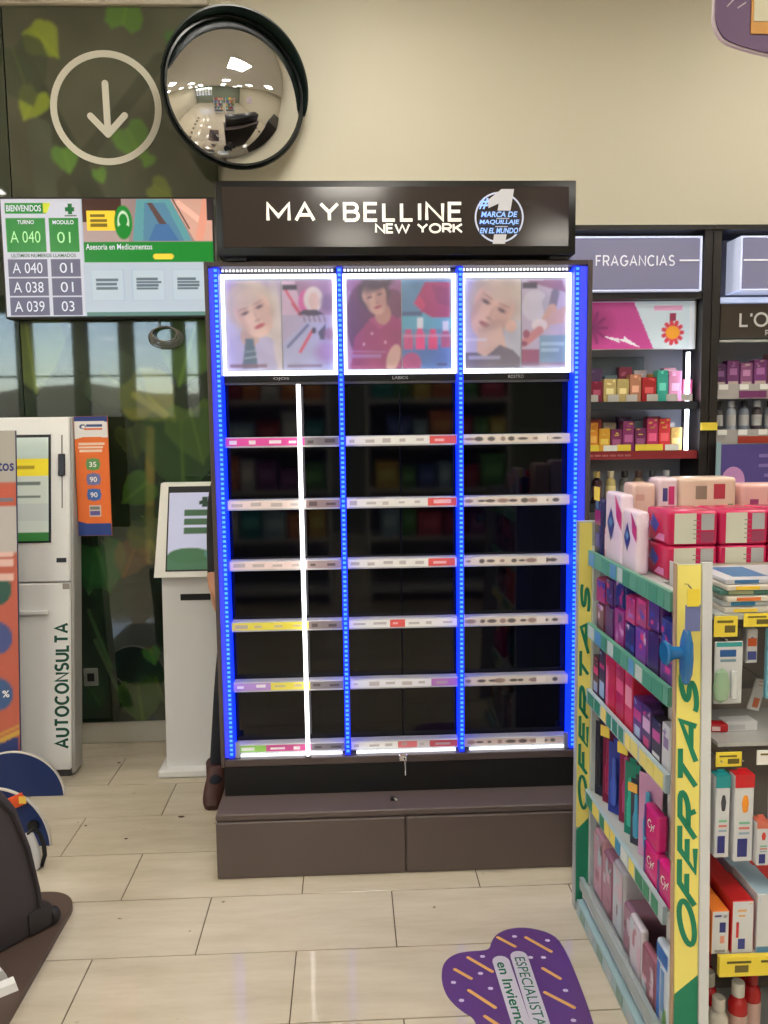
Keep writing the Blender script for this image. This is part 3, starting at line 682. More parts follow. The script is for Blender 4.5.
# queue screen
tv = empty('queue_screen', (-1.078, 3.945, 2.336), 0, 'wide wall screen showing turn numbers A040 to A039 on the leaf mural', 'screen')
bbox('casing', -.482, .482, -.02, .045, -.272, .268, mat('tv_black', (14, 14, 16), .3), tv, .004)
SCR = print_mat('lit_screen', .34, .2, 0, .3)
def hand_photo(c, u0, v0, u1, v1):
    f = lambda u, v: (u0+(u1-u0)*u, v0+(v1-v0)*v)
    c.rect(u0, v0, u1, v1, (150, 130, 130)); c.rect(*f(0, .45), *f(.3, 1), (70, 46, 40)); c.rect(*f(.0, 0), *f(.35, .45), (170, 150, 150))
    c.poly([f(.38, 0), f(.42, 1), f(.68, 1), f(.84, 0)], (92, 150, 160)); c.poly([f(.46, 0), f(.48, .9), f(.64, .9), f(.78, 0)], (84, 128, 158)); c.poly([f(.5, .9), f(.54, .9), f(.66, .35), f(.6, .35)], (90, 70, 70)); c.poly([f(.5, 0), f(.56, .4), f(.66, .4), f(.74, 0)], (70, 110, 160))
    c.poly([f(.68, 1), f(1, 1), f(1, 0), f(.86, 0)], (206, 160, 146)); c.line(f(.74, .9), f(.9, .5), .05, (226, 182, 168)); c.line(f(.96, .95), f(.9, .1), .07, (216, 150, 132)); c.line(f(.7, .98), f(.82, .3), .012, (60, 40, 44))
    c.rect(*f(.96, .5), *f(1, 1), (50, 40, 44))
c = Cv(.948, .522, 300, 166, (176, 190, 208))
c.rect(0, 0, .375, 1, (196, 200, 216))
GR, PU = (30, 128, 48), (98, 98, 124)
c.rect(.02, .88, .21, .965, GR); c.poly([(.2, .88), (.2, .965), (.235, .965), (.215, .88)], (206, 216, 60))
c.rect(.02, .555, .205, .835, GR).rect(.222, .555, .36, .835, GR)
for k in range(3): c.rect(.02, .345-k*.165, .205, .49-k*.165, PU).rect(.222, .345-k*.165, .36, .49-k*.165, PU)
c.rect(.305, .90, .345, .925, (20, 100, 50)).rect(.318, .875, .332, .955, (20, 100, 50)).rect(.30, .853, .352, .862, (90, 110, 100))
hand_photo(c, .382, .64, 1, 1)
c.rect(.405, .735, .535, .90, (240, 206, 60)).bars(.42, .755, .5, .88, 3, (90, 80, 30), 6)
c.ell(.575, .80, .043, .145, GR).ell(.575, .80, .028, .1, (190, 220, 196)).ell(.575, .82, .02, .055, GR).ell(.575, .735, .032, .05, GR)
c.rect(.382, .465, 1, .635, GR).rect(.72, .49, .80, .53, (230, 206, 70)); c.ell(.72, .51, .01, .02, (230, 206, 70)).ell(.8, .51, .01, .02, (230, 206, 70))
for k in range(3):
    u = .41+k*.195; c.rect(u, .13, u+.155, .40, (150, 176, 200), .5).rect(u+.004, .137, u+.151, .393, (180, 196, 212)).bars(u+.022, .22, u+.14, .33, 3+(k > 0), (80, 96, 112), 10+k)
c.rect(.382, 0, 1, .03, (92, 130, 126))
c.build('screen_picture', SCR, tv, (0, -.0206, -.262))
LT = mat('screen_text', (206, 212, 226), .5, emit=.4); LTG = mat('screen_text_green', (160, 220, 160), .5, emit=.4)
def ts(s, u, v, w_, h_, m=LT, b=.0): text(s, w_, h_, m, tv, (-.474+u*.948, -.0216, -.262+v*.522), bold=b)
ts('BIENVENIDOS', .107, .922, .155, .028, LT, .02); ts('TURNO', .113, .805, .075, .018, LT, .02); ts('MODULO', .29, .803, .095, .018, LT, .02)
ts('A 040', .108, .68, .135, .052, LTG); ts('01', .29, .675, .06, .05, LTG)
for k, (a_, b_) in enumerate((('A 040', '01'), ('A 038', '01'), ('A 039', '03'))):
    ts(a_, .110, .416-k*.165, .135, .048); ts(b_, .293, .416-k*.165, .058, .046)
ts('ULTIMOS NUMEROS LLAMADOS', .19, .522, .29, .016, mat('screen_text_dark', (50, 96, 66), .5, emit=.2), .01); ts('Asesoria en Medicamentos', .55, .594, .30, .026, LT, .01)
# coil of cable below the screen
cc_ = at(165, 334, 3.975); coil = empty('cable_coil', cc_, 0, 'bundled grey cable coil hanging under the queue screen', 'cable')
for k in range(5):
    r = random.Random(k+3); pts = []
    for i in range(20):
        t = 2*PI*i/20; pts.append(((.058+.010*k*.6)*math.cos(t)+r.uniform(-.003, .003), -.012+.006*k+r.uniform(-.001, .001), (.034+.004*k)*math.sin(t)-.004*k))
    MB().tube(pts, .0032, 6, True).build('cable_loop', col((128-8*k, 122-6*k, 116-6*k), .5), coil, True)
MB().tube([(-.03, .01, .04), (-.028, .012, .075)], .003, 6).build('cable_end', GREY, coil, True)

# wall socket low on the mural
so = at(91, 677, MY-.006); sk = empty('wall_socket', (so.x, MY-.0005, so.z), 0, 'small grey wall socket low on the leaf mural beside the self-service kiosk', 'socket')
bbox('plate', -.035, .035, -.01, 0, -.045, .045, col((120, 122, 116), .4), sk, .004); bbox('outlet', -.016, .018, -.0125, -.0102, -.02, .02, BLACK, sk)

# ================================================================ KIOSKS
# self-service kiosk, leaning back towards the mural
kl = math.atan2(.235, 1.6)
ks = empty('selfservice_kiosk', (-1.268, 3.62, .001), 0, 'white self-service kiosk lettered AUTOCONSULTA beside the orange standee', 'kiosk', rx=0)
KW = mat('kiosk_white', (246, 245, 242), .35); HT = 1.612; SL = .232/HT
def sh(o):           # lean: shift Y with height
    for v in o.data.vertices: v.co.y += (v.co.z+o.location.z)*SL
    return o
def kb(name, a, b, y0, y1, z0, z1, m, par=ks, bev=0.):
    o = sh(bbox(name, a, b, y0, y1, z0, z1, m, par, bev)); return o
kb('cabinet_door', -.56, -.004, 0, .10, .03, .862, KW, bev=.006); kb('foot', -.55, -.01, .01, .10, 0, .029, col((70, 68, 66)))
kb('upper_body', -.56, -.004, 0, .10, .868, HT, KW, bev=.006)
kb('side_panel', -.0035, .012, .006, .115, .012, HT-.004, col((170, 168, 164), .4), bev=.004)
kb('screen_bezel', -.50, -.035-.052, -.004, -.0005, 1.045, 1.533, BLACK)
c = Cv(.395, .472, 60, 90, (196, 202, 190)); c.rect(0, .63, 1, .80, (236, 214, 60)).bars(.5, .68, .85, .74, 1, (160, 140, 50)).rect(0, 0, 1, .075, (60, 120, 60))
for v in (.9, .82, .55, .42, .3, .2): c.rect(.5, v, .9, v+.012, (110, 120, 110))
c.rect(0, .2, 1, .36, (186, 190, 184)).rect(0, .80, 1, 1, (182, 196, 186)); c.build('screen_picture', print_mat('kiosk_screen', .35, .2), ks, (-.2945, -.0045+1.053*SL, 1.053), rot=(-math.atan(SL), 0, 0))
kb('card_reader', -.052, -.022, -.012, 0, 1.345, 1.445-.0+.0, mat('reader_dark', (22, 22, 34), .35), bev=.003)
kb('reader_slot', -.039, -.035, -.003, 0, 1.20, 1.53, col((120, 118, 114)))
kb('slot', -.063, -.02, -.003, 0, .955, .975, BLACK); kb('hinge_plate', -.036, -.006, -.003, 0, .835, .860, col((150, 140, 132), .4))
hl = kb('handle', -.25, -.095, -.02, 0, .725, .742, WHITE, bev=.004)
stext('AUTOCONSULTA', .565, .066, .0118, mat('dark_green_letter', (0, 78, 58), .5), ks, (-.042, -.0015+.405*SL, .405), rot=(-math.atan(SL), -PI/2, 0), gap=.36, mode='YXZ')
# orange promotional sign fixed on its edge
pg = empty('promo_sign', (-1.252, 3.835, 1.065), 0, 'narrow orange and blue price sign fixed to the edge of the white kiosk', 'sign', rx=-.03)
bbox('board', 0, .152, 0, .008, 0, .55, col((230, 110, 50), .4), pg)
c = Cv(.150, .548, 60, 190, (238, 116, 44))
c.rect(0, 0, 1, .1, (36, 66, 140)).poly([(0, .1), (0, .125), (.3, .10), (.45, .075), (1, .085), (1, .0), (0, 0)], (36, 66, 140)).rect(0, .96, 1, 1, (36, 62, 132)).rect(0, .83, 1, .96, (236, 232, 230)).poly([(0, .83), (1, .85), (1, .82), (.4, .84), (0, .81)], (236, 232, 230))
c.poly([(.6, .985), (1, .95), (1, 1), (.55, 1)], (36, 62, 132)).ell(.25, .915, .1, .02, (40, 60, 130)).ell(.27, .912, .06, .012, (236, 232, 230)).rect(.36, .915, .84, .93, (60, 80, 140)).rect(.3, .89, .84, .9, (226, 110, 70))
for v, u0, u1 in ((.765, .12, .88), (.735, .1, .84), (.705, .14, .8)): c.rect(u0, v, u1, v+.014, (246, 214, 190))
for v, cl in ((.60, (92, 152, 84)), (.475, (110, 116, 170)), (.345, (56, 104, 180))):
    c.ell(.52, v, .22, .052, cl, 0, 1, .2).rect(.34, v-.042, .70, v+.042, cl)
c.rect(.36, .165, .70, .255, (222, 206, 196)).rect(.39, .175, .67, .205, (100, 90, 160)).rect(.39, .22, .67, .24, (120, 130, 120))
c.build('sign_print', PRINT, pg, (.076, -.0008, .001))
for t, v in (('35', .60), ('90', .475), ('90', .345)): text(t, .033, .024, TXTW, pg, (.078, -.0016, .549*v), bold=.02)

# slim kiosk with a tilted screen, half behind the display
k2 = empty('info_kiosk', (-.648, 3.57, .001), 0, 'slim white pedestal kiosk with a tilted screen, half hidden behind the makeup display', 'kiosk')
GW = mat('kiosk_grey_white', (222, 222, 222), .35)
bbox('foot', -.225, .22, .0, .36, 0, .035, GW, k2, .006)
MB().hexa([(-.195, .05, .0352), (.19, .05, .0352), (.19, .31, .0352), (-.195, .31, .0352)], [(-.178, .03, .912), (.178, .03, .912), (.178, .27, .912), (-.178, .27, .912)]).build('pedestal', GW, k2)
MB().hexa([(-.198, -.03, .914), (.226, -.03, .914), (.226, .13, .914), (-.198, .13, .914)], [(-.184, .115, 1.312), (.216, .115, 1.312), (.216, .18, 1.312), (-.184, .18, 1.312)]).build('screen_head', col((222, 220, 212), .35), k2)
hs = math.atan2(.145, .398)
c = Cv(.318, .345, 50, 60, (176, 180, 206)); c.rect(0, 0, 1, .18, (70, 108, 84)).ell(.3, .18, .3, .1, (66, 104, 76)).ell(.75, .2, .25, .1, (76, 130, 124)).rect(.47, .82, .51, .93, (40, 60, 50)).rect(.42, .855, .56, .885, (40, 60, 50))
for v in (.70, .585, .47): c.rect(.22, v, .8, v+.07, (64, 92, 70))
MB().add([(-.150, -.0214, .938), (.182, -.0214, .938), (.182, .1095, 1.297), (-.150, .1095, 1.297)], [(0, 1, 2, 3)]).build('screen_bezel', BLACK, k2).location.y = -.0008
c.build('screen_picture', print_mat('kiosk_screen', .35, .2), k2, (.016, -.0212, .945), rot=(-hs+.008, 0, 0))
bbox('slot', -.10, .03, .0275, .034, .80, .828, BLACK, k2)

# ================================================================ LEFT FOREGROUND
# orange standee leaning back, with its half-round blue foot
st = empty('orange_standee', (-1.432, 3.46, .012), 0, 'orange and blue cardboard standee at the left edge, in front of the white kiosk', 'standee', rx=-math.atan2(.15, 1.34))
bbox('board', -.62, 0, 0, .014, .0, 1.552, col((60, 60, 110), .5), st)
c = Cv(.62, 1.552, 60, 150, (190, 96, 76)); c.rect(0, 0, 1, .11, (44, 60, 116)).poly([(0, .0), (0, .08), (.6, .09), (1, .155), (1, 0)], (40, 56, 112)).line((.6, .095), (1, .165), .012, (206, 170, 70)).line((.6, .112), (1, .182), .005, (206, 170, 70))
c.rect(0, .86, 1, 1, (176, 172, 164)).rect(0, .79, 1, .845, (196, 90, 66)).rect(0, .70, 1, .785, (190, 184, 180)).ell(.8, .70, .3, .05, (190, 184, 180)).poly([(0, .66), (0, .72), (1, .78), (1, .70)], (190, 184, 180), .0)
for v, cl in ((.56, (40, 84, 72)), (.425, (72, 84, 140)), (.27, (60, 92, 140))): c.ell(.86, v, .10, .045, cl)
for v in (.655, .63, .59): c.rect(.5, v, .96, v+.008, (226, 190, 180))
c.build('standee_print', PRINT, st, (-.31, -.0008, 0))
text('ctos', .09, .042, col((40, 44, 110)), st, (-.052, -.0014, 1.398), bold=.02); bbox('printed_line', -.10, -.012, -.0016, -.0008, 1.246, 1.262, col((120, 118, 130)), st); text('%', .03, .03, TXTW, st, (-.055, -.0014, .42), bold=.02)
BLUEC = mat('navy_card', (10, 40, 96), .45); EDGE = col((214, 210, 206), .5)
def half_foot(name, cx, y, r, h, label):
    f = empty(name, (cx, y, .001), 0, label, 'stand foot')
    pts = [(r*math.cos(t), h*math.sin(t)) for t in np.linspace(0, PI, 33)]
    MB().prism(pts, 0, .012).build('panel', BLUEC, f)
    vs = []
    for q in pts:
        k = 1.022; vs += [(q[0]*k, -.001, q[1]*k+.0), (q[0]*k, .013, q[1]*k), (q[0]*1.001, .013, q[1]*1.001), (q[0]*1.001, -.001, q[1]*1.001)]
    fs = [(4*i+k, 4*i+4+k, 4*i+4+(k+1) % 4, 4*i+(k+1) % 4) for i in range(32) for k in range(4)]
    MB().add(vs, fs).build('edge_trim', EDGE, f); return f
half_foot('standee_foot', -1.447, 3.43, .206, .195, 'navy half-round card foot against the bottom of the white kiosk')
f2 = half_foot('standee_foot', -1.345, 3.0, .198, .225, 'navy half-round card foot nearer the camera, behind the charcoal suitcase')
tp = empty('flame_packet', (-1.245, 2.985, .165), 0, 'small orange and yellow packet above the suitcase, on the nearer navy foot', 'packet')
link('pack', rbox(.065, .012, .045, .004, 2, [col((226, 70, 40)), col((226, 90, 40))], 'fl'), None, tp, rot=(0, -.4, 0)); bbox('flash', .004, .03, -.0068, -.0062, .014, .042, col((246, 206, 90)), tp)
MB().lathe([(.0, 0), (.02, 0), (.022, .006), (.02, .012), (0, .012)], 16, False).build('badge', BLACK, f2, True, loc=(.145, -.002, .085), rot=(PI/2, 0, 0))
# white tote with a black strap, between foot and suitcase
tt = empty('white_tote', (-1.178, 2.83, .001), .25, 'white cloth bag with a black strap, squeezed behind the charcoal suitcase', 'bag')
m_ = MB(); L = []
for z, sx, sy in ((0, .05, .03), (.012, .058, .035), (.06, .06, .03), (.10, .05, .022), (.13, .04, .014)):
    L += [(sx*math.copysign(abs(math.cos(t))**.6, math.cos(t)), sy*math.copysign(abs(math.sin(t))**.6, math.sin(t)), z) for t in np.linspace(0, 2*PI, 24, endpoint=False)]
m_.add(L, [(j*24+i, j*24+(i+1) % 24, (j+1)*24+(i+1) % 24, (j+1)*24+i) for j in range(4) for i in range(24)]+[tuple(range(23, -1, -1)), tuple(range(96, 120))])
m_.build('bag_body', mat('white_cloth', (206, 206, 208), .8, noise=.05), tt, True)
MB().tube([(.02, .0, .13), (.04, 0, .15), (.06, 0, .125), (.072, -.005, .085), (.074, -.01, .05), (.062, -.01, .01)], [.005, .006, .007, .008, .008, .006], 8).build('strap', mat('black_webbing', (18, 18, 20), .8), tt, True)
# dark platform board on the floor
pts = [(-1.75, 1.55), (-.918, 1.55), (-.918, 2.52)] + [(-1.023+.105*math.cos(t), 2.545+.105*math.sin(t)) for t in np.linspace(.0, PI/2, 9)] + [(-1.75, 2.65)]
pb = MB().slab(pts, .001, .022).build('platform_board', mat('brown_board', (84, 68, 60), .5, noise=.08)); tag(pb, 'flat dark brown board with a rounded corner lying under the suitcase', 'board')
# charcoal wheeled suitcase
sx_, sy_ = -.945, 2.452; ua = math.atan2(2.452-2.318, .105)
su = empty('suitcase', (sx_, sy_, .024), ua, 'charcoal fabric wheeled suitcase leaning at the lower left edge', 'suitcase')
FAB = mat('charcoal_fabric', (62, 56, 58), .85, noise=.08, nscale=60)
m_ = MB(); L = []; N = 28; prof = [(0, .0, .92), (.012, .0, 1.0), (.12, -.006, 1.0), (.26, -.026, .99), (.40, -.06, .97), (.49, -.10, .92), (.53, -.14, .8)]
for z, shx, k in prof:
    hw, hd_ = .26*k, .10*k
    for i in range(N):
        t = 2*PI*i/N; L.append((-.26+shx+hw*math.copysign(abs(math.cos(t))**.35, math.cos(t)), .10+hd_*math.copysign(abs(math.sin(t))**.35, math.sin(t)), z))
K = len(prof)
m_.add(L, [(j*N+i, j*N+(i+1) % N, (j+1)*N+(i+1) % N, (j+1)*N+i) for j in range(K-1) for i in range(N)]+[tuple(range(N-1, -1, -1)), tuple(range((K-1)*N, K*N))])
m_.build('case_body', FAB, su, True)
MB().tube([(-.028, .004, .02), (-.034, .004, .12), (-.056, .005, .26), (-.098, .007, .40), (-.155, .012, .49)], .005, 8).build('piping', col((46, 40, 42), .7), su, True)
bbox('corner_guard', -.075, .004, -.006, .05, .004, .075, mat('guard_plastic', (44, 40, 42), .45), su, .01, 2)
MB().lathe([(.0, -.012), (.022, -.012), (.026, -.006), (.026, .006), (.022, .012), (0, .012)], 20, False).build('wheel', mat('rubber', (26, 24, 26), .6), su, True, loc=(.014, .01, .0275), rot=(0, PI/2, 0))
bbox('handle_plate', -.40, -.28, .05, .08, .53, .545, BLACK, su, .004)
# folded white card strips on the board
fw = empty('folded_card', (-1.0, 2.16, .0225), .62, 'folded white card strips lying on the brown board by the suitcase', 'card')
m_ = MB(); m_.hexa([(-.2, .03, 0), (.045, .03, 0), (.045, .055, 0), (-.2, .055, 0)], [(-.2, .02, .035), (.03, .02, .035), (.03, .06, .03), (-.2, .06, .03)]); m_.build('strip', WHITE, fw)
m_ = MB(); m_.hexa([(-.2, -.04, 0), (.055, -.04, 0), (.055, -.005, 0), (-.2, -.005, 0)], [(-.2, -.035, .022), (.05, -.035, .022), (.05, -.008, .026), (-.2, -.008, .026)]); m_.build('strip', WHITE, fw)

for px, py, r_ in ((181.5, 817, .012), (126, 839, .006), (119, 763, .008), (86, 826, .004)):
    d = Fv+Rv*((px-384)/FPX)+Uv*((512-py)/FPX); k = -EYE/d.z
    pts = [(r_*(1+.3*math.sin(3*t+px))*math.cos(t), .5*r_*math.sin(t)) for t in np.linspace(0, 2*PI, 10, endpoint=False)]
    cr = MB().slab(pts, 0, .002).build('floor_crumb', col((74, 52, 36), .8), loc=(d.x*k, d.y*k, .0005)); tag(cr, {181.5: 'largest brown crumb on the floor tiles beside the shoe', 126: 'brown crumb in the middle of the open floor tiles', 119: 'dark crumb on the tiles in front of the baseboard', 86: 'tiny crumb on the tiles right of the navy foot'}[px], 'crumb', 'crumbs on the floor')

# ================================================================ FLOOR DECAL, HANGING SIGN
dc = empty('floor_decal', (0, 0, .0006), 0, 'purple cloud-shaped floor sticker reading especialistas en invierno', 'floor sticker')
def onfloor(x, y):
    d = Fv+Rv*((x-384)/FPX)+Uv*((512-y)/FPX); k = -EYE/d.z; return (d.x*k, d.y*k)
out = [(441, 975), (444, 962), (455, 954), (470, 951.5), (483, 951), (490, 949), (491, 942), (497, 934), (508, 929), (525, 927.5), (543, 931), (554, 936), (561, 943), (570, 960), (580, 985), (591, 1015), (598, 1040), (606, 1066), (598, 1086), (570, 1098), (530, 1098), (497, 1086), (482, 1062), (478, 1040), (476, 1020), (462, 1012), (449, 1000), (443, 988)]
P2 = [onfloor(*p) for p in out]
# smooth the outline
def chaikin(P, n=2):
    for _ in range(n):
        Q = []
        for a, b in zip(P, P[1:]+P[:1]): Q += [(a[0]*.75+b[0]*.25, a[1]*.75+b[1]*.25), (a[0]*.25+b[0]*.75, a[1]*.25+b[1]*.75)]
        P = Q
    return P
SL_ = chaikin(P2)[::-1]
MB().slab(SL_, 0, .0008).build('decal_base', mat('decal_purple', (96, 62, 124), .3), dc)
def fstroke(p, q, wd, m, z, name, px=True):
    a, b = (onfloor(*p), onfloor(*q)) if px else (p, q); d = Vector((b[0]-a[0], b[1]-a[1])); a0 = math.atan2(d.y, d.x)
    pts = [(b[0]+wd/2*math.cos(t), b[1]+wd/2*math.sin(t)) for t in np.linspace(a0-PI/2, a0+PI/2, 8)]+[(a[0]+wd/2*math.cos(t), a[1]+wd/2*math.sin(t)) for t in np.linspace(a0+PI/2, a0+1.5*PI, 8)]
    return MB().add([(x, y, z) for x, y in pts], [tuple(range(16))]).build(name, m, dc)
OR_ = col((226, 172, 92), .4); LV = col((206, 196, 222), .4)
for p, q in (((498, 938), (515, 947)), ((526, 938), (551, 952)), ((468, 958), (492, 972)), ((455, 970), (471, 979)), ((469, 991), (495, 1008)), ((543, 969), (560, 979)), ((545, 993), (574, 1008)), ((485, 1017), (505, 1030)), ((560, 1030), (580, 1044))): fstroke(p, q, .011, OR_, .0012, 'dash')
for p in ((514, 937), (547, 941), (482, 957), (543, 958), (453, 983), (480, 974), (490, 989), (461, 1001), (565, 991), (573, 1021), (530, 958)): fstroke(p, (p[0]+1, p[1]), .012, LV, .0013, 'dot')
PILL = col((196, 192, 204), .4); GT = mat('decal_green', (24, 108, 74), .4)
for (p, q), tx, bw, bd in ((((501, 962), (523, 1030)), 'en Invierno', .050, .018), (((519, 957), (543.5, 1034)), 'ESPECIALISTAS', .050, .004)):
    fstroke(p, q, bw, PILL, .0015, 'pill')
    a, b = Vector(onfloor(*p)), Vector(onfloor(*q)); d = (b-a); ang = math.atan2(d.y, d.x); mid = a+d*.5; L = d.length
    text(tx, L*.97, .030, GT, dc, (mid.x, mid.y, .0019), rot=(-PI/2, 0, ang), bold=bd)
# hanging promo sign at the top right
hs_ = empty('hanging_sign', (1.11, 2.0, 2.40), 0, 'purple rounded promo sign hanging from the ceiling at the top right corner', 'sign')
o2 = [(-.235, .13), (-.236, .08), (-.215, .045), (-.175, .03), (-.10, .012), (.0, -.004), (.10, .0), (.2, .03), (.235, .08), (.235, .25), (.2, .33), (.1, .36), (0, .375), (-.1, .36), (-.2, .33), (-.235, .25)]
o2 = chaikin(o2)
MB().prism([(x*1.018, z*1.01-.004) for x, z in o2], .0005, .010).build('backing', col((206, 190, 196), .5), hs_)
MB().prism(o2, -.004, 0).build('panel', mat('sign_purple', (98, 68, 108), .4), hs_)
bbox('picture_edge', -.152, .16, -.0075, -.0045, .055, .28, col((206, 146, 60), .4), hs_); bbox('picture', -.147, .155, -.0095, -.0077, .082, .275, col((206, 200, 172), .4), hs_)
for pts_ in ([(-.11, .135), (-.095, .16), (-.085, .14), (-.07, .165), (-.055, .15), (-.03, .175), (-.02, .155), (.01, .18), (.03, .165), (.07, .19)], [(-.085, .105), (-.07, .118), (-.055, .108), (-.04, .122), (-.02, .112), (.01, .126), (.04, .118)]):
    MB().tube([(x, -.0105, z) for x, z in pts_], .0035, 5).build('script_stroke', col((128, 122, 100)), hs_)
for p, q in (((-.21, .115), (-.185, .14)), ((-.185, .112), (-.165, .125))): MB().tube([(p[0], -.005, p[1]), (q[0], -.005, q[1])], .0018, 6).build('sparkle', col((206, 190, 206)), hs_)
for x in (-.12, .12): MB().tube([(x, .004, .34), (x, .004, 1.349)], .0012, 5).build('hanging_wire', GREY, hs_)

# ================================================================ PERSON BEHIND THE DISPLAY
def skin_body(name, joints, edges, root):
    me = bpy.data.meshes.new(name); names = list(joints)
    me.from_pydata([joints[k][0] for k in names], [(names.index(a), names.index(b)) for a, b in edges], [])
    o = bpy.data.objects.new(name, me); COL.objects.link(o)
    md = o.modifiers.new('skin', 'SKIN'); sb = o.modifiers.new('sub', 'SUBSURF'); sb.levels = 2; sb.render_levels = 2
    for i, k in enumerate(names):
        r = joints[k][1]; r = (r, r) if not isinstance(r, tuple) else r
        me.skin_vertices[0].data[i].radius = r; me.skin_vertices[0].data[i].use_root = (k == root)
    dg = bpy.context.evaluated_depsgraph_get(); dg.update()
    m2 = bpy.data.meshes.new_from_object(o.evaluated_get(dg), depsgraph=dg)
    bpy.data.objects.remove(o); bpy.data.meshes.remove(me); m2.name = name
    m2.polygons.foreach_set('use_smooth', [True]*len(m2.polygons)); return m2
J = {'pel': ((0, 0, .93), (.135, .10)), 'waist': ((0, .005, 1.07), (.125, .09)), 'chest': ((0, 0, 1.25), (.15, .105)), 'neckb': ((0, .0, 1.40), (.075, .065)), 'neck': ((0, -.01, 1.455), .05), 'head0': ((0, -.02, 1.52), (.065, .075)), 'head1': ((0, -.02, 1.60), (.075, .092)), 'head2': ((0, -.01, 1.665), (.06, .072))}
Ed = [('pel', 'waist'), ('waist', 'chest'), ('chest', 'neckb'), ('neckb', 'neck'), ('neck', 'head0'), ('head0', 'head1'), ('head1', 'head2')]
for s_, sg in (('l', -1), ('r', 1)):
    ax = .215 if sg < 0 else .135
    J.update({'hip'+s_: ((sg*.09, 0, .88), (.085, .085)), 'knee'+s_: ((sg*(ax*.5+.055), -.015, .48), .058), 'ank'+s_: ((sg*ax, .02, .095), .044), 'toe'+s_: ((sg*(ax+.005), -.09, .045), (.036, .03)),
              'sh'+s_: ((sg*.155, .0, 1.355), .06), 'el'+s_: ((sg*.196, .05, 1.11), .045), 'wr'+s_: ((sg*.20, -.03, .945), .027), 'palm'+s_: ((sg*.20, -.045, .885), (.017, .034))})
    Ed += [('pel', 'hip'+s_), ('hip'+s_, 'knee'+s_), ('knee'+s_, 'ank'+s_), ('ank'+s_, 'toe'+s_), ('chest', 'sh'+s_), ('sh'+s_, 'el'+s_), ('el'+s_, 'wr'+s_), ('wr'+s_, 'palm'+s_)]
    for k, (yy, ln) in enumerate(((-.052, .062), (-.036, .075), (-.022, .078), (-.008, .06))):
        J['f%d0%s' % (k, s_)] = ((sg*.2, yy-.012, .862), .010); J['f%d1%s' % (k, s_)] = ((sg*.196, yy-.018, .862-ln*.6), .009); J['f%d2%s' % (k, s_)] = ((sg*.186, yy-.022, .862-ln), .008)
        Ed += [('palm'+s_, 'f%d0%s' % (k, s_)), ('f%d0%s' % (k, s_), 'f%d1%s' % (k, s_)), ('f%d1%s' % (k, s_), 'f%d2%s' % (k, s_))]
    J['t0'+s_] = ((sg*.19, -.08, .885), .011); J['t1'+s_] = ((sg*.18, -.098, .85), .009); Ed += [('palm'+s_, 't0'+s_), ('t0'+s_, 't1'+s_)]
bm_ = skin_body('person', J, Ed, 'pel')
SKIN = mat('skin', (196, 142, 116), .5); JACK = mat('dark_jacket', (18, 19, 26), .75); TROU = mat('navy_trousers', (16, 20, 36), .8); SHOE = mat('maroon_shoe', (64, 26, 24), .5)
for m in (SKIN, JACK, TROU): bm_.materials.append(m)
for p in bm_.polygons:
    z, x = p.center.z, abs(p.center.x)
    if z > 1.43: i = 0
    elif .15 < x and .76 < z < .955 and p.center.y < .03: i = 0
    elif z > .93: i = 1
    else: i = 2
    p.material_index = i
ps = link('person', bm_, None, None, (-.362, 3.405, .012)); tag(ps, 'person in dark clothes and maroon shoes standing behind the makeup display', 'person')
for sg in (-1, 1):
    m_ = MB(); L = []; N = 18
    for z, kx, y0_, y1_ in ((-.011, .046, -.16, .075), (.01, .05, -.165, .08), (.045, .046, -.14, .078), (.075, .042, -.075, .075), (.125, .047, -.04, .072)):
        L += [(sg*(.22 if sg < 0 else .142)+kx*math.copysign(abs(math.cos(t))**.7, math.cos(t)), (y0_+y1_)/2+(y1_-y0_)/2*math.copysign(abs(math.sin(t))**.8, math.sin(t)), z) for t in np.linspace(0, 2*PI, N, endpoint=False)]
    m_.add(L, [(j*N+i, j*N+(i+1) % N, (j+1)*N+(i+1) % N, (j+1)*N+i) for j in range(4) for i in range(N)]+[tuple(range(N-1, -1, -1)), tuple(range(4*N, 5*N))])
    m_.build('shoe', SHOE, ps, True)
m_ = MB(); vs = []; fs = []; n = 20
for j in range(9):
    ph = PI*.62*j/8
    vs += [(.088*math.sin(ph)*math.cos(2*PI*i/n), .012+.1*math.sin(ph)*math.sin(2*PI*i/n), 1.62+.115*math.cos(ph)-(.03*max(0, math.sin(2*PI*i/n))*j/8)+(.05*max(0, -math.sin(2*PI*i/n))*j/8)) for i in range(n)]
fs = [(j*n+i, j*n+(i+1) % n, (j+1)*n+(i+1) % n, (j+1)*n+i) for j in range(8) for i in range(n)]
m_.add(vs, fs).build('hair', mat('dark_hair', (30, 22, 20), .6), ps, True)
for sg in (-1, 1):
    MB().lathe([(0, -.011), (.007, -.008), (.0105, 0), (.007, .008), (0, .011)], 12, False).build('eye', col((40, 30, 28), .2), ps, True, loc=(sg*.03, -.102, 1.585))
    MB().lathe([(0, -.02), (.012, -.012), (.016, 0), (.012, .016), (0, .022)], 12, False).build('ear', SKIN, ps, True, loc=(sg*.08, -.005, 1.57))
MB().hexa([(-.014, -.10, 1.535), (.014, -.10, 1.535), (.012, -.085, 1.535), (-.012, -.085, 1.535)], [(-.006, -.106, 1.585), (.006, -.106, 1.585), (.005, -.09, 1.585), (-.005, -.09, 1.585)]).build('nose', SKIN, ps)
bbox('mouth', -.022, .022, -.098, -.08, 1.503, 1.513, col((150, 84, 78)), ps, .003)

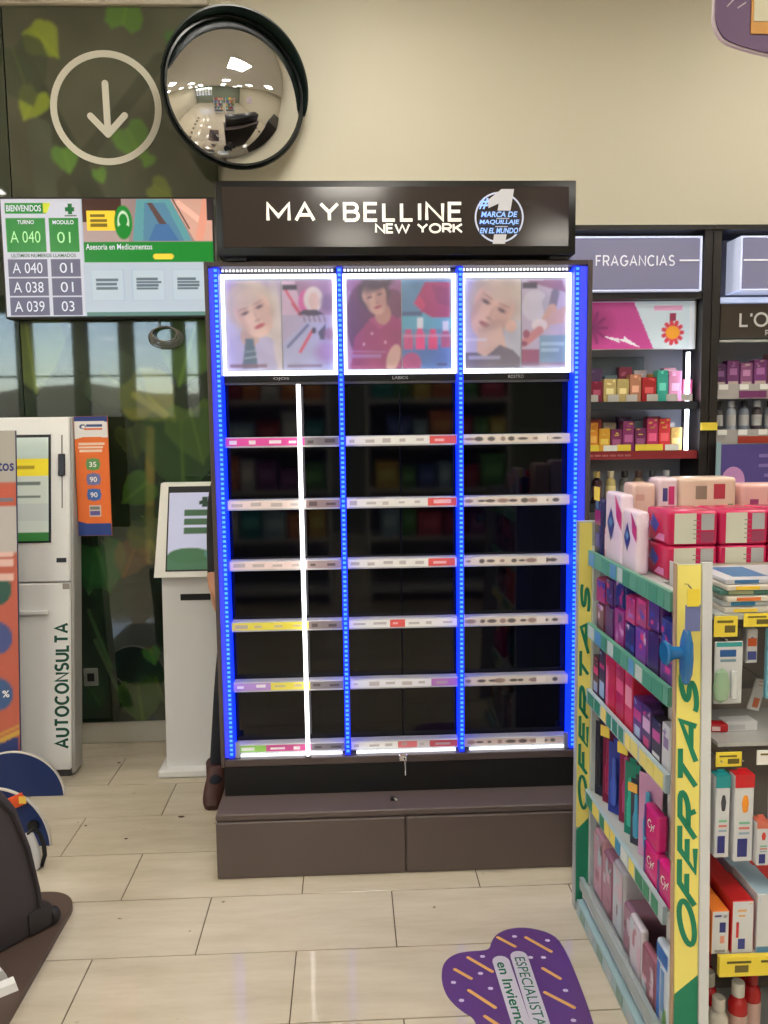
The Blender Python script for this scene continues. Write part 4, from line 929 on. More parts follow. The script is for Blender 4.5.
# ================================================================ PERFUME WALL UNITS (right, behind)
WF = 3.50
CARC = mat('dark_carcass', (30, 24, 24), .4)
LBX = mat('lavender_lightbox', (118, 116, 144), .35, emit=.18, emit_rgb=(150, 150, 190)); LBE = mat('lightbox_edge', (210, 218, 245), .4, emit=.45)
def wall_unit(name, a, b, label):
    u = empty(name, ((a+b)/2, WF, .001), 0, label, 'shelf unit'); hw = (b-a)/2
    bbox('side_panel', -hw, -hw+.035, 0, .51, 0, 2.352, CARC, u); bbox('side_panel', hw-.035, hw, 0, .51, 0, 2.352, CARC, u)
    bbox('back_panel', -hw+.0355, hw-.0355, .20, .24, .121, 2.352, mat('unit_back', (176, 182, 200), .5), u)
    bbox('top_board', -hw, hw, -.01, .51, 2.3525, 2.372, CARC, u)
    bbox('plinth', -hw+.0355, hw-.0355, .03, .469, 0, .12, CARC, u); return u, hw
u1, hw1 = wall_unit('fragrance_unit', .90, 1.548, 'dark perfume shelf unit under the lit FRAGANCIAS sign, behind the gondola')
cx1 = (.90+1.548)/2
bbox('sign_box', -hw1+.04, 1.482-cx1, -.03, .12, 2.105, 2.314, LBX, u1, .004)
for q in ((-hw1+.04, 1.482-cx1, 2.3145, 2.321), (-hw1+.04, 1.482-cx1, 2.0985, 2.1045)): bbox('sign_light_edge', q[0], q[1], -.032, .1, q[2], q[3], LBE, u1)
bbox('sign_light_edge', 1.4825-cx1, 1.490-cx1, -.032, .1, 2.0985, 2.321, LBE, u1)
LBT = mat('sign_letter_white', (225, 225, 236), .5, emit=.3)
stext('FRAGANCIAS', .335, .046, .0062, LBT, u1, (1.208-cx1, -.0316, 2.222), gap=.36)
bbox('sign_rule', 1.395-cx1, 1.478-cx1, -.033, -.0305, 2.219, 2.2255, LBT, u1)
bbox('sign_gap', -hw1+.04, hw1-.04, .0, .19, 2.07, 2.098, CARC, u1)
c = Cv(.553, .20, 120, 50, (206, 220, 232)); c.poly([(0, 0), (0, 1), (.52, 1), (.68, 0)], (196, 74, 148)).ell(.15, .5, .18, .4, (130, 40, 90), 0, .7, .8)
for k in range(10):
    t = 2*PI*k/10; c.line((.2, .45), (.2+.11*math.cos(t), .45+.33*math.sin(t)), .06, (122, 40, 100), .7)
c.poly([(.28, .28), (.42, .12), (.40, .2), (.58, .02), (.44, .28), (.45, .2)], (236, 230, 240)).poly([(0, 0), (0, .4), (.08, .3), (.1, 0)], (200, 140, 130))
for k in range(11):
    t = 2*PI*k/11; c.line((.83, .34), (.83+.075*math.cos(t), .34+.23*math.sin(t)), .09, (206, 60, 80))
c.ell(.83, .34, .055, .14, (238, 160, 50)).rect(.81, .6, .85, .74, (150, 50, 80)).bars(.68, .80, .98, .92, 1, (232, 160, 200), 1).rect(.965, 0, 1, 1, (226, 236, 246))
c.build('lit_poster', print_mat('wall_backlit_print', .35, .3), u1, (0, .055, 1.868)); bbox('poster_board', -hw1+.04, hw1-.04, .056, .075, 1.866, 2.069, WHITE, u1)
shelf_z = [1.640, 1.428, 1.20]
for i, z in enumerate(shelf_z):
    s_ = bbox('shelf', -hw1+.036, hw1-.036, .03, .199, z-.024, z, mat('shelf_dark', (40, 46, 56), .4), u1)
    bbox('shelf_rail', -hw1+.036, hw1-.036, .02, .0295, z-.034, z+.002, col((150, 40, 48), .4) if i == 1 else mat('rail_dark', (34, 40, 50), .4), u1)
for z0_, z1_ in ((1.642, 1.85), (1.43, 1.614)): bbox('light_strip', 1.464-cx1, 1.478-cx1, .034, .044, z0_, z1_, mat('perfume_light', (255, 255, 255), .5, emit=12, emit_rgb=(235, 242, 255)), u1)
for k in range(6): bbox('rail_print', 1.03+k*.033-cx1, 1.056+k*.033-cx1, .0175, .0195, 1.407, 1.415, col((190, 110, 114)), u1)
for x in (1.05, 1.14, 1.22, 1.31, 1.395, 1.46): bbox('price_tag', x-.024-cx1, x+.024-cx1, .016, .0195, 1.643, 1.672, col((190, 188, 184)), u1)
for x in (1.05, 1.19, 1.27, 1.33): bbox('price_tag', x-.03-cx1, x+.03-cx1, .016, .0195, 1.431, 1.458, YELLOW, u1)
for x in (1.13, 1.40): bbox('price_tag', x-.03-cx1, x+.03-cx1, .016, .0195, 1.431, 1.456, WHITE, u1)
fr_ = MB(); a_, b_, z0_, z1_ = 1.09-cx1, 1.33-cx1, 1.765, 1.845
bbox('clear_divider', a_, b_, .18, .184, z0_-.12, z1_, mat('acrylic', (130, 150, 160), .1, alpha=.35), u1)

u2, hw2 = wall_unit('cosmetics_unit', 1.552, 2.36, 'dark cosmetics shelf unit with a white L\'ORÉAL header at the right edge')
cx2 = (1.552+2.36)/2
bbox('sign_box', 1.662-cx2, hw2-.04, -.03, .12, 2.105, 2.314, LBX, u2, .004)
for q in ((1.655-cx2, hw2-.04, 2.3145, 2.321), (1.655-cx2, hw2-.04, 2.0985, 2.1045)): bbox('sign_light_edge', q[0], q[1], -.032, .1, q[2], q[3], LBE, u2)
bbox('sign_light_edge', 1.654-cx2, 1.6615-cx2, -.032, .1, 2.0985, 2.321, LBE, u2); bbox('sign_rule', 1.668-cx2, hw2-.1, -.033, -.0305, 2.219, 2.2255, LBT, u2)
bbox('pale_light', -hw2+.04, hw2-.04, .02, .04, 2.055, 2.078, mat('pale_blue_light', (190, 205, 240), .4, emit=.5), u2)
bbox('header', -hw2+.04, hw2-.04, .01, .12, 1.905, 2.05, mat('header_bronze', (58, 50, 44), .3), u2, .003)
stext("L'OREAL", .34, .062, .0095, col((205, 205, 205), .5), u2, (1.845-cx2, .0065, 1.982), gap=.22); stext('PARIS', .13, .026, .0055, col((196, 196, 198), .4), u2, (1.855-cx2, .0085, 1.926), gap=.25)
stext("I", .02, .016, .005, col((196, 196, 198), .4), u2, (1.87-cx2, .0085, 2.029), rot=(0, .6, 0))
bbox('header_trim', -hw2+.04, hw2-.04, .005, .03, 1.888, 1.898, ALU, u2)
for i, (z, cl) in enumerate(((1.700, (116, 50, 104)), (1.505, (176, 60, 44)), (1.28, (90, 80, 150)))):
    bbox('shelf', -hw2+.036, hw2-.036, .03, .199, z-.02, z, mat('shelf_light', (170, 170, 172), .4), u2)
    bbox('shelf_rail', -hw2+.036, hw2-.036, .018, .0295, z-.052, z+.012, mat('rail_light', (176, 172, 170), .4), u2)
    bbox('rail_strip', 1.69-cx2, (1.81 if i == 0 else 2.25)-cx2, .0155, .0178, z-.048, z-.018, col(cl, .4), u2)
    for k in range(6): bbox('price_tag', 1.60+k*.09-cx2, 1.64+k*.09-cx2, .0155, .0178, z-.012, z+.01, WHITE, u2)
bbox('shelf_flag', 1.515-cx2, 1.585-cx2, -.012, -.002, 1.515, 1.548, YELLOW, u2)
ps_ = empty('purple_card', (1.88, 3.455, 1.20), 0, 'purple promotional card with white text hung on the right-hand cosmetics unit', 'sign')
bbox('card', -.29, .29, 0, .008, 0, .255, mat('card_violet', (82, 70, 140), .4), ps_); bbox('card_edge', -.31, -.2905, .0, .008, 0, .265, col((150, 180, 190)), ps_)
for i, (a_, b_) in enumerate(((-.125, .0), (-.125, .0), (-.10, -.03))): bbox('printed_line', a_, b_, -.0015, -.0002, .198-.042*i, .212-.042*i, col((132, 116, 184)), ps_)
MB().prism([(.05*math.cos(t), .06*math.sin(t)) for t in np.linspace(0, 2*PI, 20, endpoint=False)], -.002, 0).build('motif', col((196, 140, 196)), ps_, loc=(-.235, 0, .10))
text('elvive', .15, .05, col((190, 190, 226)), ps_, (.0, -.001, .035), bold=.02)

def busy(e, w_, d_, h_, cols, seed, nx=12, k=7, u=(.06, .94), v=(.05, .95)):
    """a busy printed front: overlapping patches of colour"""
    r = random.Random(seed); c = Cv(w_*(u[1]-u[0]), h_*(v[1]-v[0]), nx, int(nx*1.3), cols[0])
    for i in range(k):
        cl = cols[r.randrange(len(cols))]; a, b = r.random(), r.random()
        if i % 3 == 0: c.poly([(a, b), (a+r.uniform(.2, .6), b+r.uniform(-.2, .3)), (a+r.uniform(-.2, .4), b+r.uniform(.2, .6))], cl)
        elif i % 3 == 1: c.ell(a, b, r.uniform(.08, .3), r.uniform(.06, .25), cl)
        else: c.rect(a*.6, b*.9, a*.6+r.uniform(.15, .4), b*.9+r.uniform(.06, .16), cl)
    return c.build('printed_panel', print_mat('pack_print', 0, .3), e, (0, -d_/2-.0011, h_*v[0]))
def carton(name, w_, d_, h_, base, front=None, top=None, bands=(), key=None):
    """a printed carton facing -Y: one body, its printed panels as parts; bands = (u0, v0, u1, v1, colour)"""
    e = empty(name)
    ms = [col(base, .35), col(front or base, .35), col(top or base, .35)]
    link('carton', rbox(w_, d_, h_, .0015, 1, ms, 'c%s%s%s' % (base, front, top)), None, e)
    for u0, v0, u1, v1, cl in bands:
        MB().add([(w_*(u-.5), -d_/2-.0005, h_*v) for u, v in ((u0, v0), (u1, v0), (u1, v1), (u0, v1))], [(0, 1, 2, 3)]).build('printed_panel', col(cl, .4), e)
    if bands and w_ < .12:
        busy(e, w_, d_, h_, [base if not front else front]+[b[4] for b in bands]+[base if not front else front], int(w_*9000+h_*7000), 8, 3, (.1, .9), (.74, .97))
    return e
def pillow(name, w_, d_, h_, base, bands=(), side=None, puff=.014):
    """a soft wrapped pack facing -Y"""
    e = empty(name)
    link('wrapper', rbox(w_, d_, h_, puff, 3, [mat('film_%d_%d_%d' % base, base, .25), mat('film_%d_%d_%d' % base, base, .25)], 'p%s' % (base,)), None, e)
    for u0, v0, u1, v1, cl in bands:
        MB().add([(w_*(u-.5), -d_/2-.0005, h_*v) for u, v in ((u0, v0), (u1, v0), (u1, v1), (u0, v1))], [(0, 1, 2, 3)]).build('printed_panel', mat('film_%d_%d_%d' % cl, cl, .3), e)
    return e
def put(e, x, y, z, rz=0, label=None, cat=None, group=None, rx=0, ry=0):
    e.location = (x, y, z); e.rotation_euler = (rx, ry, rz); tag(e, label, cat, group); return e

cols1 = [((120, 34, 66), 'maroon'), ((134, 30, 60), 'wine-red'), ((206, 184, 120), 'pale gold'), ((196, 176, 112), 'straw yellow'), ((190, 130, 100), 'copper'), ((176, 40, 44), 'red'), ((60, 170, 150), 'teal'), ((226, 150, 196), 'pink'), ((170, 70, 110), 'plum')]
x = .99
for i, (cl, nm) in enumerate(cols1):
    w_ = (.058, .052, .054, .052, .050, .062, .048, .056, .044)[i]; h_ = (.085, .09, .10, .10, .118, .105, .135, .132, .095)[i]
    lt = tuple(min(255, v+60) for v in cl)
    put(carton('perfume_carton', w_, .05, h_, cl, None, None, [(.2, .35, .8, .6, lt), (.1, .88, .9, .94, lt)]), x+w_/2, 3.575, 1.6415, 0, '%s perfume carton on the upper shelf under the FRAGANCIAS sign, %s from the left' % (nm, ORD[i]), 'perfume carton', 'perfume cartons on the upper shelf')
    x += w_+.004
cols2 = [((190, 50, 60), 'red', .115), ((232, 150, 50), 'orange', .125), ((236, 176, 60), 'amber', .10), ((130, 50, 100), 'purple', .095), ((150, 60, 120), 'magenta-plum', .13), ((120, 46, 96), 'dark plum', .10), ((200, 60, 110), 'rose', .14), ((226, 60, 70), 'bright red', .14), ((220, 180, 110), 'tan', .10)]
x = .985
for i, (cl, nm, h_) in enumerate(cols2):
    w_ = .05; lt = tuple(min(255, v+50) for v in cl)
    put(carton('gift_carton', w_, .05, h_, cl, None, None, [(.15, .3, .85, .55, lt), (.3, .7, .7, .85, (236, 206, 90))]), x+w_/2, 3.58, 1.4295, 0, '%s gift carton on the red-edged perfume shelf, %s from the left' % (nm, ORD[i]), 'gift carton', 'cartons on the red-edged perfume shelf')
    x += w_+.003
BR = [((190, 176, 150), 'beige'), ((150, 60, 90), 'burgundy'), ((206, 150, 170), 'light pink'), ((96, 70, 120), 'purple'), ((200, 196, 200), 'silver'), ((176, 60, 60), 'brick red'), ((120, 140, 150), 'slate blue'), ((214, 170, 90), 'gold')]
for zi, (zs, snm) in enumerate(((1.6415, 'upper perfume shelf'), (1.4295, 'red-edged perfume shelf'))):
    x = 1.0
    for i in range(7):
        cl, nm = BR[(i*3+zi*2) % 8]; h_ = (.13, .15, .12, .155, .14, .125, .15)[(i+zi*3) % 7]; lt = tuple(min(255, v+40) for v in cl)
        put(carton('perfume_carton', .058, .045, h_, cl, None, None, [(.15, .2, .85, .5, lt), (.2, .8, .8, .9, lt)]), x+.029, 3.645, zs, 0, 'taller %s carton in the back row of the %s, %s from left' % (nm, snm, ORD[i]), 'perfume carton', 'back rows of perfume cartons'); x += .066
def bottle(name, r, h, body, cap, lab=None, n=16):
    e = empty(name)
    MB().lathe([(r*.85, 0), (r, .006), (r, h*.66), (r*.8, h*.74), (r*.42, h*.78), (r*.42, h*.80)], n).build('bottle_body', col(body, .25), e, True)
    MB().lathe([(r*.66, h*.802), (r*.66, h*.985), (r*.6, h)], n).build('cap', col(cap, .3), e, True)
    if lab: MB().lathe([(r*1.012, h*.2), (r*1.012, h*.55)], n, False).build('label', col(lab, .4), e, True)
    return e
bt = [((40, 60, 66), (210, 190, 110), 'dark teal'), ((70, 40, 50), (206, 180, 110), 'wine'), ((214, 196, 130), (240, 230, 200), 'gold'), ((120, 120, 120), (30, 30, 34), 'grey'), ((170, 150, 120), (90, 60, 50), 'beige'), ((196, 206, 214), (60, 60, 70), 'silver-blue'), ((90, 96, 110), (200, 200, 205), 'slate')]
x = 1.03
for i, (b_, c_, nm) in enumerate(bt):
    put(bottle('perfume_bottle', .022, .14, b_, c_, tuple(min(255, v+40) for v in b_)), x, 3.58, 1.2015, 0, '%s perfume bottle on the shelf below the red rail, %s from the left' % (nm, ORD[i]), 'perfume bottle', 'perfume bottles below the red rail'); x += .062
un2 = [((86, 40, 96), 'dark violet', .05, .10), ((120, 60, 120), 'purple', .055, .115), ((150, 90, 140), 'mauve', .055, .105), ((126, 60, 128), 'violet', .06, .118), ((160, 100, 110), 'dusty rose', .075, .14), ((176, 110, 110), 'pinkish brown', .075, .14), ((120, 70, 130), 'grape', .07, .12)]
x = 1.60
for i, (cl, nm, w_, h_) in enumerate(un2):
    lt = tuple(min(255, v+60) for v in cl)
    put(carton('cream_carton', w_, .05, h_, cl, None, None, [(.1, .0, .9, .22, (200, 180, 176)), (.2, .45, .8, .7, lt)]), x+w_/2, 3.585, 1.7015, 0, '%s cream carton on the shelf below the L\'ORÉAL header, %s from left' % (nm, ORD[i]), 'cream carton', 'cream cartons below the header'); x += w_+.004
x = 1.63
for i in range(8):
    b_ = [(70, 70, 76), (190, 200, 214), (150, 160, 180), (90, 80, 90), (180, 190, 206), (150, 170, 196), (120, 120, 130), (200, 205, 215)][i]; nm = ['charcoal', 'pale blue', 'grey-blue', 'dark grey', 'light silver', 'sky blue', 'mid grey', 'white-silver'][i]
    put(bottle('lotion_bottle', .021, .135, b_, [(40, 40, 44), (210, 214, 220)][i % 2], (206, 206, 210)), x, 3.585, 1.5065, 0, '%s lotion bottle on the middle cosmetics shelf at right, %s from left' % (nm, ORD[i]), 'lotion bottle', 'lotion bottles on the middle shelf'); x += .058

# ================================================================ OFFER GONDOLA (right foreground)
GO = (1.10, 2.05, .001)
go = empty('offer_gondola', GO, 0, 'low shop gondola with yellow OFERTAS posts, packed with small goods', 'gondola')
def gb(name, a, b, y0, y1, z0, z1, m, par=go, bev=0.):
    o = bbox(name, a-GO[0], b-GO[0], y0-GO[1], y1-GO[1], z0-GO[2], z1-GO[2], m, go, bev)
    if par is not go:
        o.parent = par; o.matrix_parent_inverse = par.matrix_basis.inverted()
    return o
def lx(z): return -.025*(1.25-z)
def fy(z): return 1.74-.1*(1.25-z)          # the front leans forward towards the floor
def lean_box(name, a, b, d0, d1, z0, z1, m, par=go):
    q = MB(); k0, k1 = lx(z0), lx(z1)
    q.hexa([(a+k0-GO[0], fy(z0)+d0-GO[1], z0-GO[2]), (b+k0-GO[0], fy(z0)+d0-GO[1], z0-GO[2]), (b+k0-GO[0], fy(z0)+d1-GO[1], z0-GO[2]), (a+k0-GO[0], fy(z0)+d1-GO[1], z0-GO[2])],
           [(a+k1-GO[0], fy(z1)+d0-GO[1], z1-GO[2]), (b+k1-GO[0], fy(z1)+d0-GO[1], z1-GO[2]), (b+k1-GO[0], fy(z1)+d1-GO[1], z1-GO[2]), (a+k1-GO[0], fy(z1)+d1-GO[1], z1-GO[2])])
    return q.build(name, m, par)
GMET = mat('gondola_grey', (176, 182, 184), .4, .2); GBACK = mat('gondola_back', (112, 106, 102), .6); YS = col((240, 226, 120), .4); GS = mat('offer_green', (26, 128, 96), .4); TAN = col((176, 150, 120), .5)
SGR = mat('rail_green', (96, 160, 134), .4)
XE = 1.46
gb('base_deck', .722, XE, 1.70, 2.46, .0, .088, GMET)
gb('core_panel', .972, .99, 1.99, 2.44, .089, 1.14, GBACK)
gb('end_panel', .760, XE, 2.446, 2.466, .089, 1.22, GMET)
gb('side_panel', XE-.02, XE, 1.72, 2.445, .089, 1.2, GMET)
lean_box('divider', .7868, .7895, .016, .235, .089, 1.215, mat('divider_grey', (196, 196, 194), .4))
gb('front_back_panel', .801, XE-.021, 1.962, 1.975, .089, 1.195, GBACK)
gb('front_back_cap', .801, XE-.021, 1.955, 1.985, 1.1955, 1.204, mat('cap_beige', (176, 168, 150), .5))
# posts with OFERTAS strips
np_ = lean_box('post', .711, .785, .002, .014, .0885, 1.245, GMET)
lean_box('post_edge', .7080, .7105, .0, .016, .0885, 1.248, TAN); lean_box('post_edge', .7645, .786, -.006, .0015, .0885, 1.25, mat('white_profile', (210, 212, 214), .4))
lean_box('strip_yellow', .7115, .7635, -.001, .0015, .30, 1.245, YS)
m_ = MB(); zz = lambda x, z: (x+lx(z)-GO[0], fy(z)-.0012-GO[1], z-GO[2])
m_.add([zz(.7115, .0885), zz(.7635, .0885), zz(.7635, .355), zz(.7115, .315)], [(0, 1, 2, 3)]).build('strip_green', GS, go)
la = math.atan2(.1, 1.0)
def offer_text(x, ymid, zmid, L, wd, lean, par, th=.0115, xl=0.):
    o = stext('OFERTAS', L, wd, th, GS, go, (x-GO[0], ymid-GO[1], zmid-GO[2]), rot=(-lean, -PI/2, 0), gap=.26, shear=1.1, mode='YXZ'); o.rotation_euler.y += xl; return o
offer_text(.7375+lx(.72), fy(.72)-.003, .715, .585, .046, la, go, xl=.025)
fp_ = gb('post', .700, .758, 2.47, 2.50, .0, 1.255, GMET)
gb('post_edge', .742, .770, 2.452, 2.4695, .0, 1.18, mat('white_profile2', (190, 200, 204), .4))
gb('strip_yellow', .702, .741, 2.467, 2.4695, .28, 1.252, YS); m_ = MB()
m_.add([(x-GO[0], 2.4662-GO[1], z-GO[2]) for x, z in ((.702, .03), (.741, .03), (.741, .31), (.702, .27))], [(0, 1, 2, 3)]).build('strip_green', GS, go)
offer_text(.7215, 2.4655, .70, .72, .033, 0, go, .009)
# side shelves with their price rails
LIP = [1.172, .950, .743, .420]
tagc = [(238, 220, 110), (36, 132, 98), (206, 216, 216), (36, 132, 98), (238, 220, 110), (70, 150, 190)]
rt = random.Random(11)
for i, zt in enumerate(LIP):
    z0 = zt-.012
    pts = [(.732, 1.80), (.772, 1.80), (.772, 1.978), (.971, 1.978), (.971, 2.445), (.732, 2.445)]
    if i == 0: pts = [(.732, 1.80), (.772, 1.80), (.772, 1.986), (XE-.021, 1.986), (XE-.021, 2.445), (.732, 2.445)]
    sh_ = MB().slab([(x-GO[0], y-GO[1]) for x, y in pts], z0-.012-GO[2], z0-GO[2]).build('shelf', mat('shelf_white', (188, 192, 190), .45), go)
    rl = gb('price_rail', .720, .7312, 1.80, 2.436, zt-.045, zt, SGR if i < 2 else mat('rail_pale', (170, 190, 196), .35))
    y = 2.42
    while y > 1.84:
        wd = rt.uniform(.035, .06); cl = rt.choice(tagc if i > 1 else [(70, 146, 116), (84, 156, 128), (190, 206, 200), (96, 164, 136), (90, 150, 196)])
        if i == 2 and y < 2.05: cl = (226, 214, 120)
        gb('price_tag', .7186, .7198, y-wd, y, zt-.041, zt-.004, col(cl, .4), rl); y -= wd+rt.uniform(.003, .02)
# bottom tray
rl = gb('bottom_rail', .700, .7215, 1.70, 2.445, .004, .05, mat('rail_blue_grey', (150, 178, 184), .35)); gb('tray_lip', .708, .7215, 1.71, 2.445, .0892, .125, mat('tray_clear', (176, 190, 190), .2, alpha=.6))
for k in range(8): gb('rail_stripe', .6985, .6998, 1.74+k*.088, 1.79+k*.088, .012, .042, col((120, 150, 140)) if k % 2 else col((170, 180, 186)), rl)
# front shelves
gb('front_shelf', .802, XE-.022, 1.752, 1.9545, 1.118, 1.130, mat('shelf_white', (188, 192, 190), .45))
gb('front_tray', .802, XE-.022, 1.715, 1.9545, .842, .850, mat('tray_clear2', (176, 176, 174), .25)); gb('tray_back', .802, XE-.022, 1.93, 1.9545, .8505, .90, col((140, 134, 130)))
gb('front_shelf', .802, XE-.022, 1.668, 1.9545, .372, .384, mat('shelf_white', (188, 192, 190), .45))
fr2 = gb('front_rail', .792, XE-.02, 1.655, 1.6675, .343, .388, YELLOW)
for k in range(8):
    x = .80+k*.076; gb('price_print', x+.008, x+.062, 1.654, 1.6549, .374, .379, col((96, 86, 40)), fr2); gb('price_print', x+.026, x+.056, 1.654, 1.6549, .353, .369, col((110, 100, 44)), fr2)
def ptag(x0, y0, x1, y1, Y, cl=YELLOW, dark=True):
    a, b = at(x0, y1, Y), at(x1, y0, Y); t = gb('price_tag', a.x, b.x, Y, Y+.003, a.z, b.z, cl)
    if dark:
        h = b.z-a.z; w2 = b.x-a.x
        gb('price_print', a.x+w2*.12, a.x+w2*.8, Y-.0008, Y-.0002, a.z+h*.68, a.z+h*.8, col((110, 98, 40)), t); gb('price_print', a.x+w2*.45, a.x+w2*.9, Y-.0008, Y-.0002, a.z+h*.2, a.z+h*.55, col((100, 90, 40)), t)
    return t
ptag(714, 616, 738, 637, 1.735); ptag(744, 613, 772, 627, 1.735); ptag(716, 752, 742, 767, 1.705); ptag(757, 750, 784, 765, 1.705, WHITE); ptag(800, 752, 830, 767, 1.705)
def peg(px, py, Y0):
    p = at(px, py, Y0); MB().tube([(p.x-GO[0], 1.9615-GO[1], p.z-GO[2]), (p.x-GO[0], Y0-GO[1], p.z-GO[2])], .0025, 6).build('peg', CHROME, go)
for q in ((727, 640, 1.735), (722, 762, 1.70), (743, 761, 1.70)): peg(*q)

# ---- goods on the side shelves (they face the aisle, -X)
S = -PI/2
def side(e, y, z, depth, label, cat, group, tilt=0, ry=0, x=None, rz=0):
    """stand a pack on a side shelf: front face just behind the price rail"""
    return put(e, (.738 if x is None else x)+depth/2, y, z, S+rz, label, cat, group, rx=tilt, ry=ry)
PK, DP, NV, WH2, MG, LP = (206, 40, 104), (74, 30, 92), (34, 34, 84), (230, 214, 226), (176, 28, 84), (196, 120, 190)
T0 = LIP[0]-.0115
# hanging navy hairnet pouch at the far end of the top deck
e = pillow('hairnet_pouch', .068, .03, .17, (40, 40, 92), [(.1, .55, .9, .8, (150, 40, 110)), (.2, .15, .8, .4, (60, 60, 140)), (.25, .82, .6, .98, (60, 110, 150))], puff=.01)
bbox('yellow_tag', -.03, .02, -.0185, -.0165, .165, .205, YELLOW, e)
side(e, 2.403, T0, .03, 'navy hair accessory pouch with a yellow tag at the far end of the gondola top', 'pouch', None)
e = bottle('lotion_tube', .018, .13, (226, 170, 176), (80, 150, 90), (230, 200, 200)); put(e, .762, 2.351, T0, 0, 'pale pink tube beside the navy pouch on the gondola top', 'tube')
def diamond_pack(w_, h_):
    e = pillow('pad_pack', w_, .034, h_, (230, 212, 226), [], puff=.012)
    def dm(cx, cz, a, b, cl, y):
        MB().add([(cx-a, y, cz), (cx, y, cz-b), (cx+a, y, cz), (cx, y, cz+b)], [(0, 1, 2, 3)]).build('diamond_logo', col(cl, .3), e)
    MB().add([(w_*.1, -.0175, h_*.98), (w_*.48, -.0175, h_*.75), (w_*.48, -.0175, h_*.5), (w_*.2, -.0175, h_*.65)], [(3, 2, 1, 0)]).build('printed_panel', col((206, 56, 120), .3), e)
    dm(-w_*.12, h_*.55, w_*.22, h_*.24, (50, 56, 130), -.0178); dm(-w_*.12, h_*.58, w_*.12, h_*.08, (110, 160, 200), -.0182); return e
side(diamond_pack(.145, .20), 2.262, T0, .034, 'large white and pink pad pack with a blue diamond on the gondola top', 'pad pack', 'pad packs on the gondola top')
side(diamond_pack(.115, .165), 2.128, T0, .034, 'smaller white and pink pad pack with a blue diamond, next to the magenta packs', 'pad pack', 'pad packs on the gondola top')
# magenta packs, two high, ends to the front
def magenta(w_, d_, h_):
    e = pillow('magenta_pack', w_, d_, h_, (196, 34, 84), [(.12, .06, .56, .94, (206, 204, 186)), (.66, .45, .92, .92, (170, 170, 170)), (.66, .1, .92, .4, (150, 60, 90))], puff=.010)
    for k in range(5): MB().add([(w_*(.17+.26*0), -d_/2-.001, h_*(.2+.13*k)), (w_*(.0), -d_/2-.001, h_*(.2+.13*k)), (w_*0, -d_/2-.001, h_*(.23+.13*k)), (w_*-.3, -d_/2-.001, h_*(.23+.13*k))], [(0, 1, 2)]).build('fine_print', col((120, 120, 116)), e)
    MB().add([(-w_/2-.0006, d_*.2, h_*.85), (-w_/2-.0006, d_*.32, h_*.5), (-w_/2-.0006, d_*.05, h_*.3), (-w_/2-.0006, -d_*.1, h_*.55)], [(0, 1, 2, 3)]).build('side_logo', col((56, 80, 190), .3), e)
    MB().add([(-w_/2-.0006, -d_*.1, h_*.3), (-w_/2-.0006, -d_*.34, h_*.3), (-w_/2-.0006, -d_*.34, h_*.1), (-w_/2-.0006, d_*.1, h_*.1)], [(0, 1, 2, 3)]).build('side_print', col((216, 130, 190), .3), e); return e
nmc = ['leftmost', 'middle', 'right']
for k, (xc, w_) in enumerate(((.852, .125), (.981, .122), (1.108, .122), (1.234, .122))):
    for r in range(2):
        put(magenta(w_, .15, .086), xc, 2.068, T0+.0872*r, 0, '%s magenta pack in the %s row of the pile behind the booklets' % ((nmc+['far right'])[k], ('bottom', 'top')[r]), 'magenta pack', 'piled magenta packs')
put(pillow('wipes_pack', .12, .11, .045, (206, 50, 60), [(.2, .3, .6, .8, (40, 40, 60))], puff=.012), 1.16, 2.06, T0+.1746, .2, 'red wipes pack lying on top of the magenta pile', 'wipes pack')
for k, (xa, xb, h_, cl, nm) in enumerate(((.802, .868, .222, (222, 190, 176), 'pinkish beige'), (.876, .932, .236, (226, 206, 214), 'white and pink'), (.936, 1.10, .236, (224, 198, 178), 'wide cream'), (1.115, 1.24, .215, (226, 176, 170), 'salmon pink'))):
    bands = [(.1, .78, .5, .86, (206, 160, 150))]
    if k == 1: bands = [(.2, .72, .45, .88, (70, 70, 130)), (.5, .68, .8, .9, (206, 60, 120))]
    if k == 2: bands = [(.28, .74, .48, .9, (150, 136, 120)), (.6, .74, .8, .92, (186, 70, 84)), (.85, .58, .95, .68, (60, 130, 70))]
    if k == 3: bands = [(.2, .7, .4, .8, (150, 60, 110))]
    put(pillow('tall_pack', xb-xa, .085, h_, cl, bands, puff=.012), (xa+xb)/2, 2.33, T0, 0, '%s tall pack standing behind the magenta pile' % nm, 'tall pack', 'tall packs behind the magenta pile')
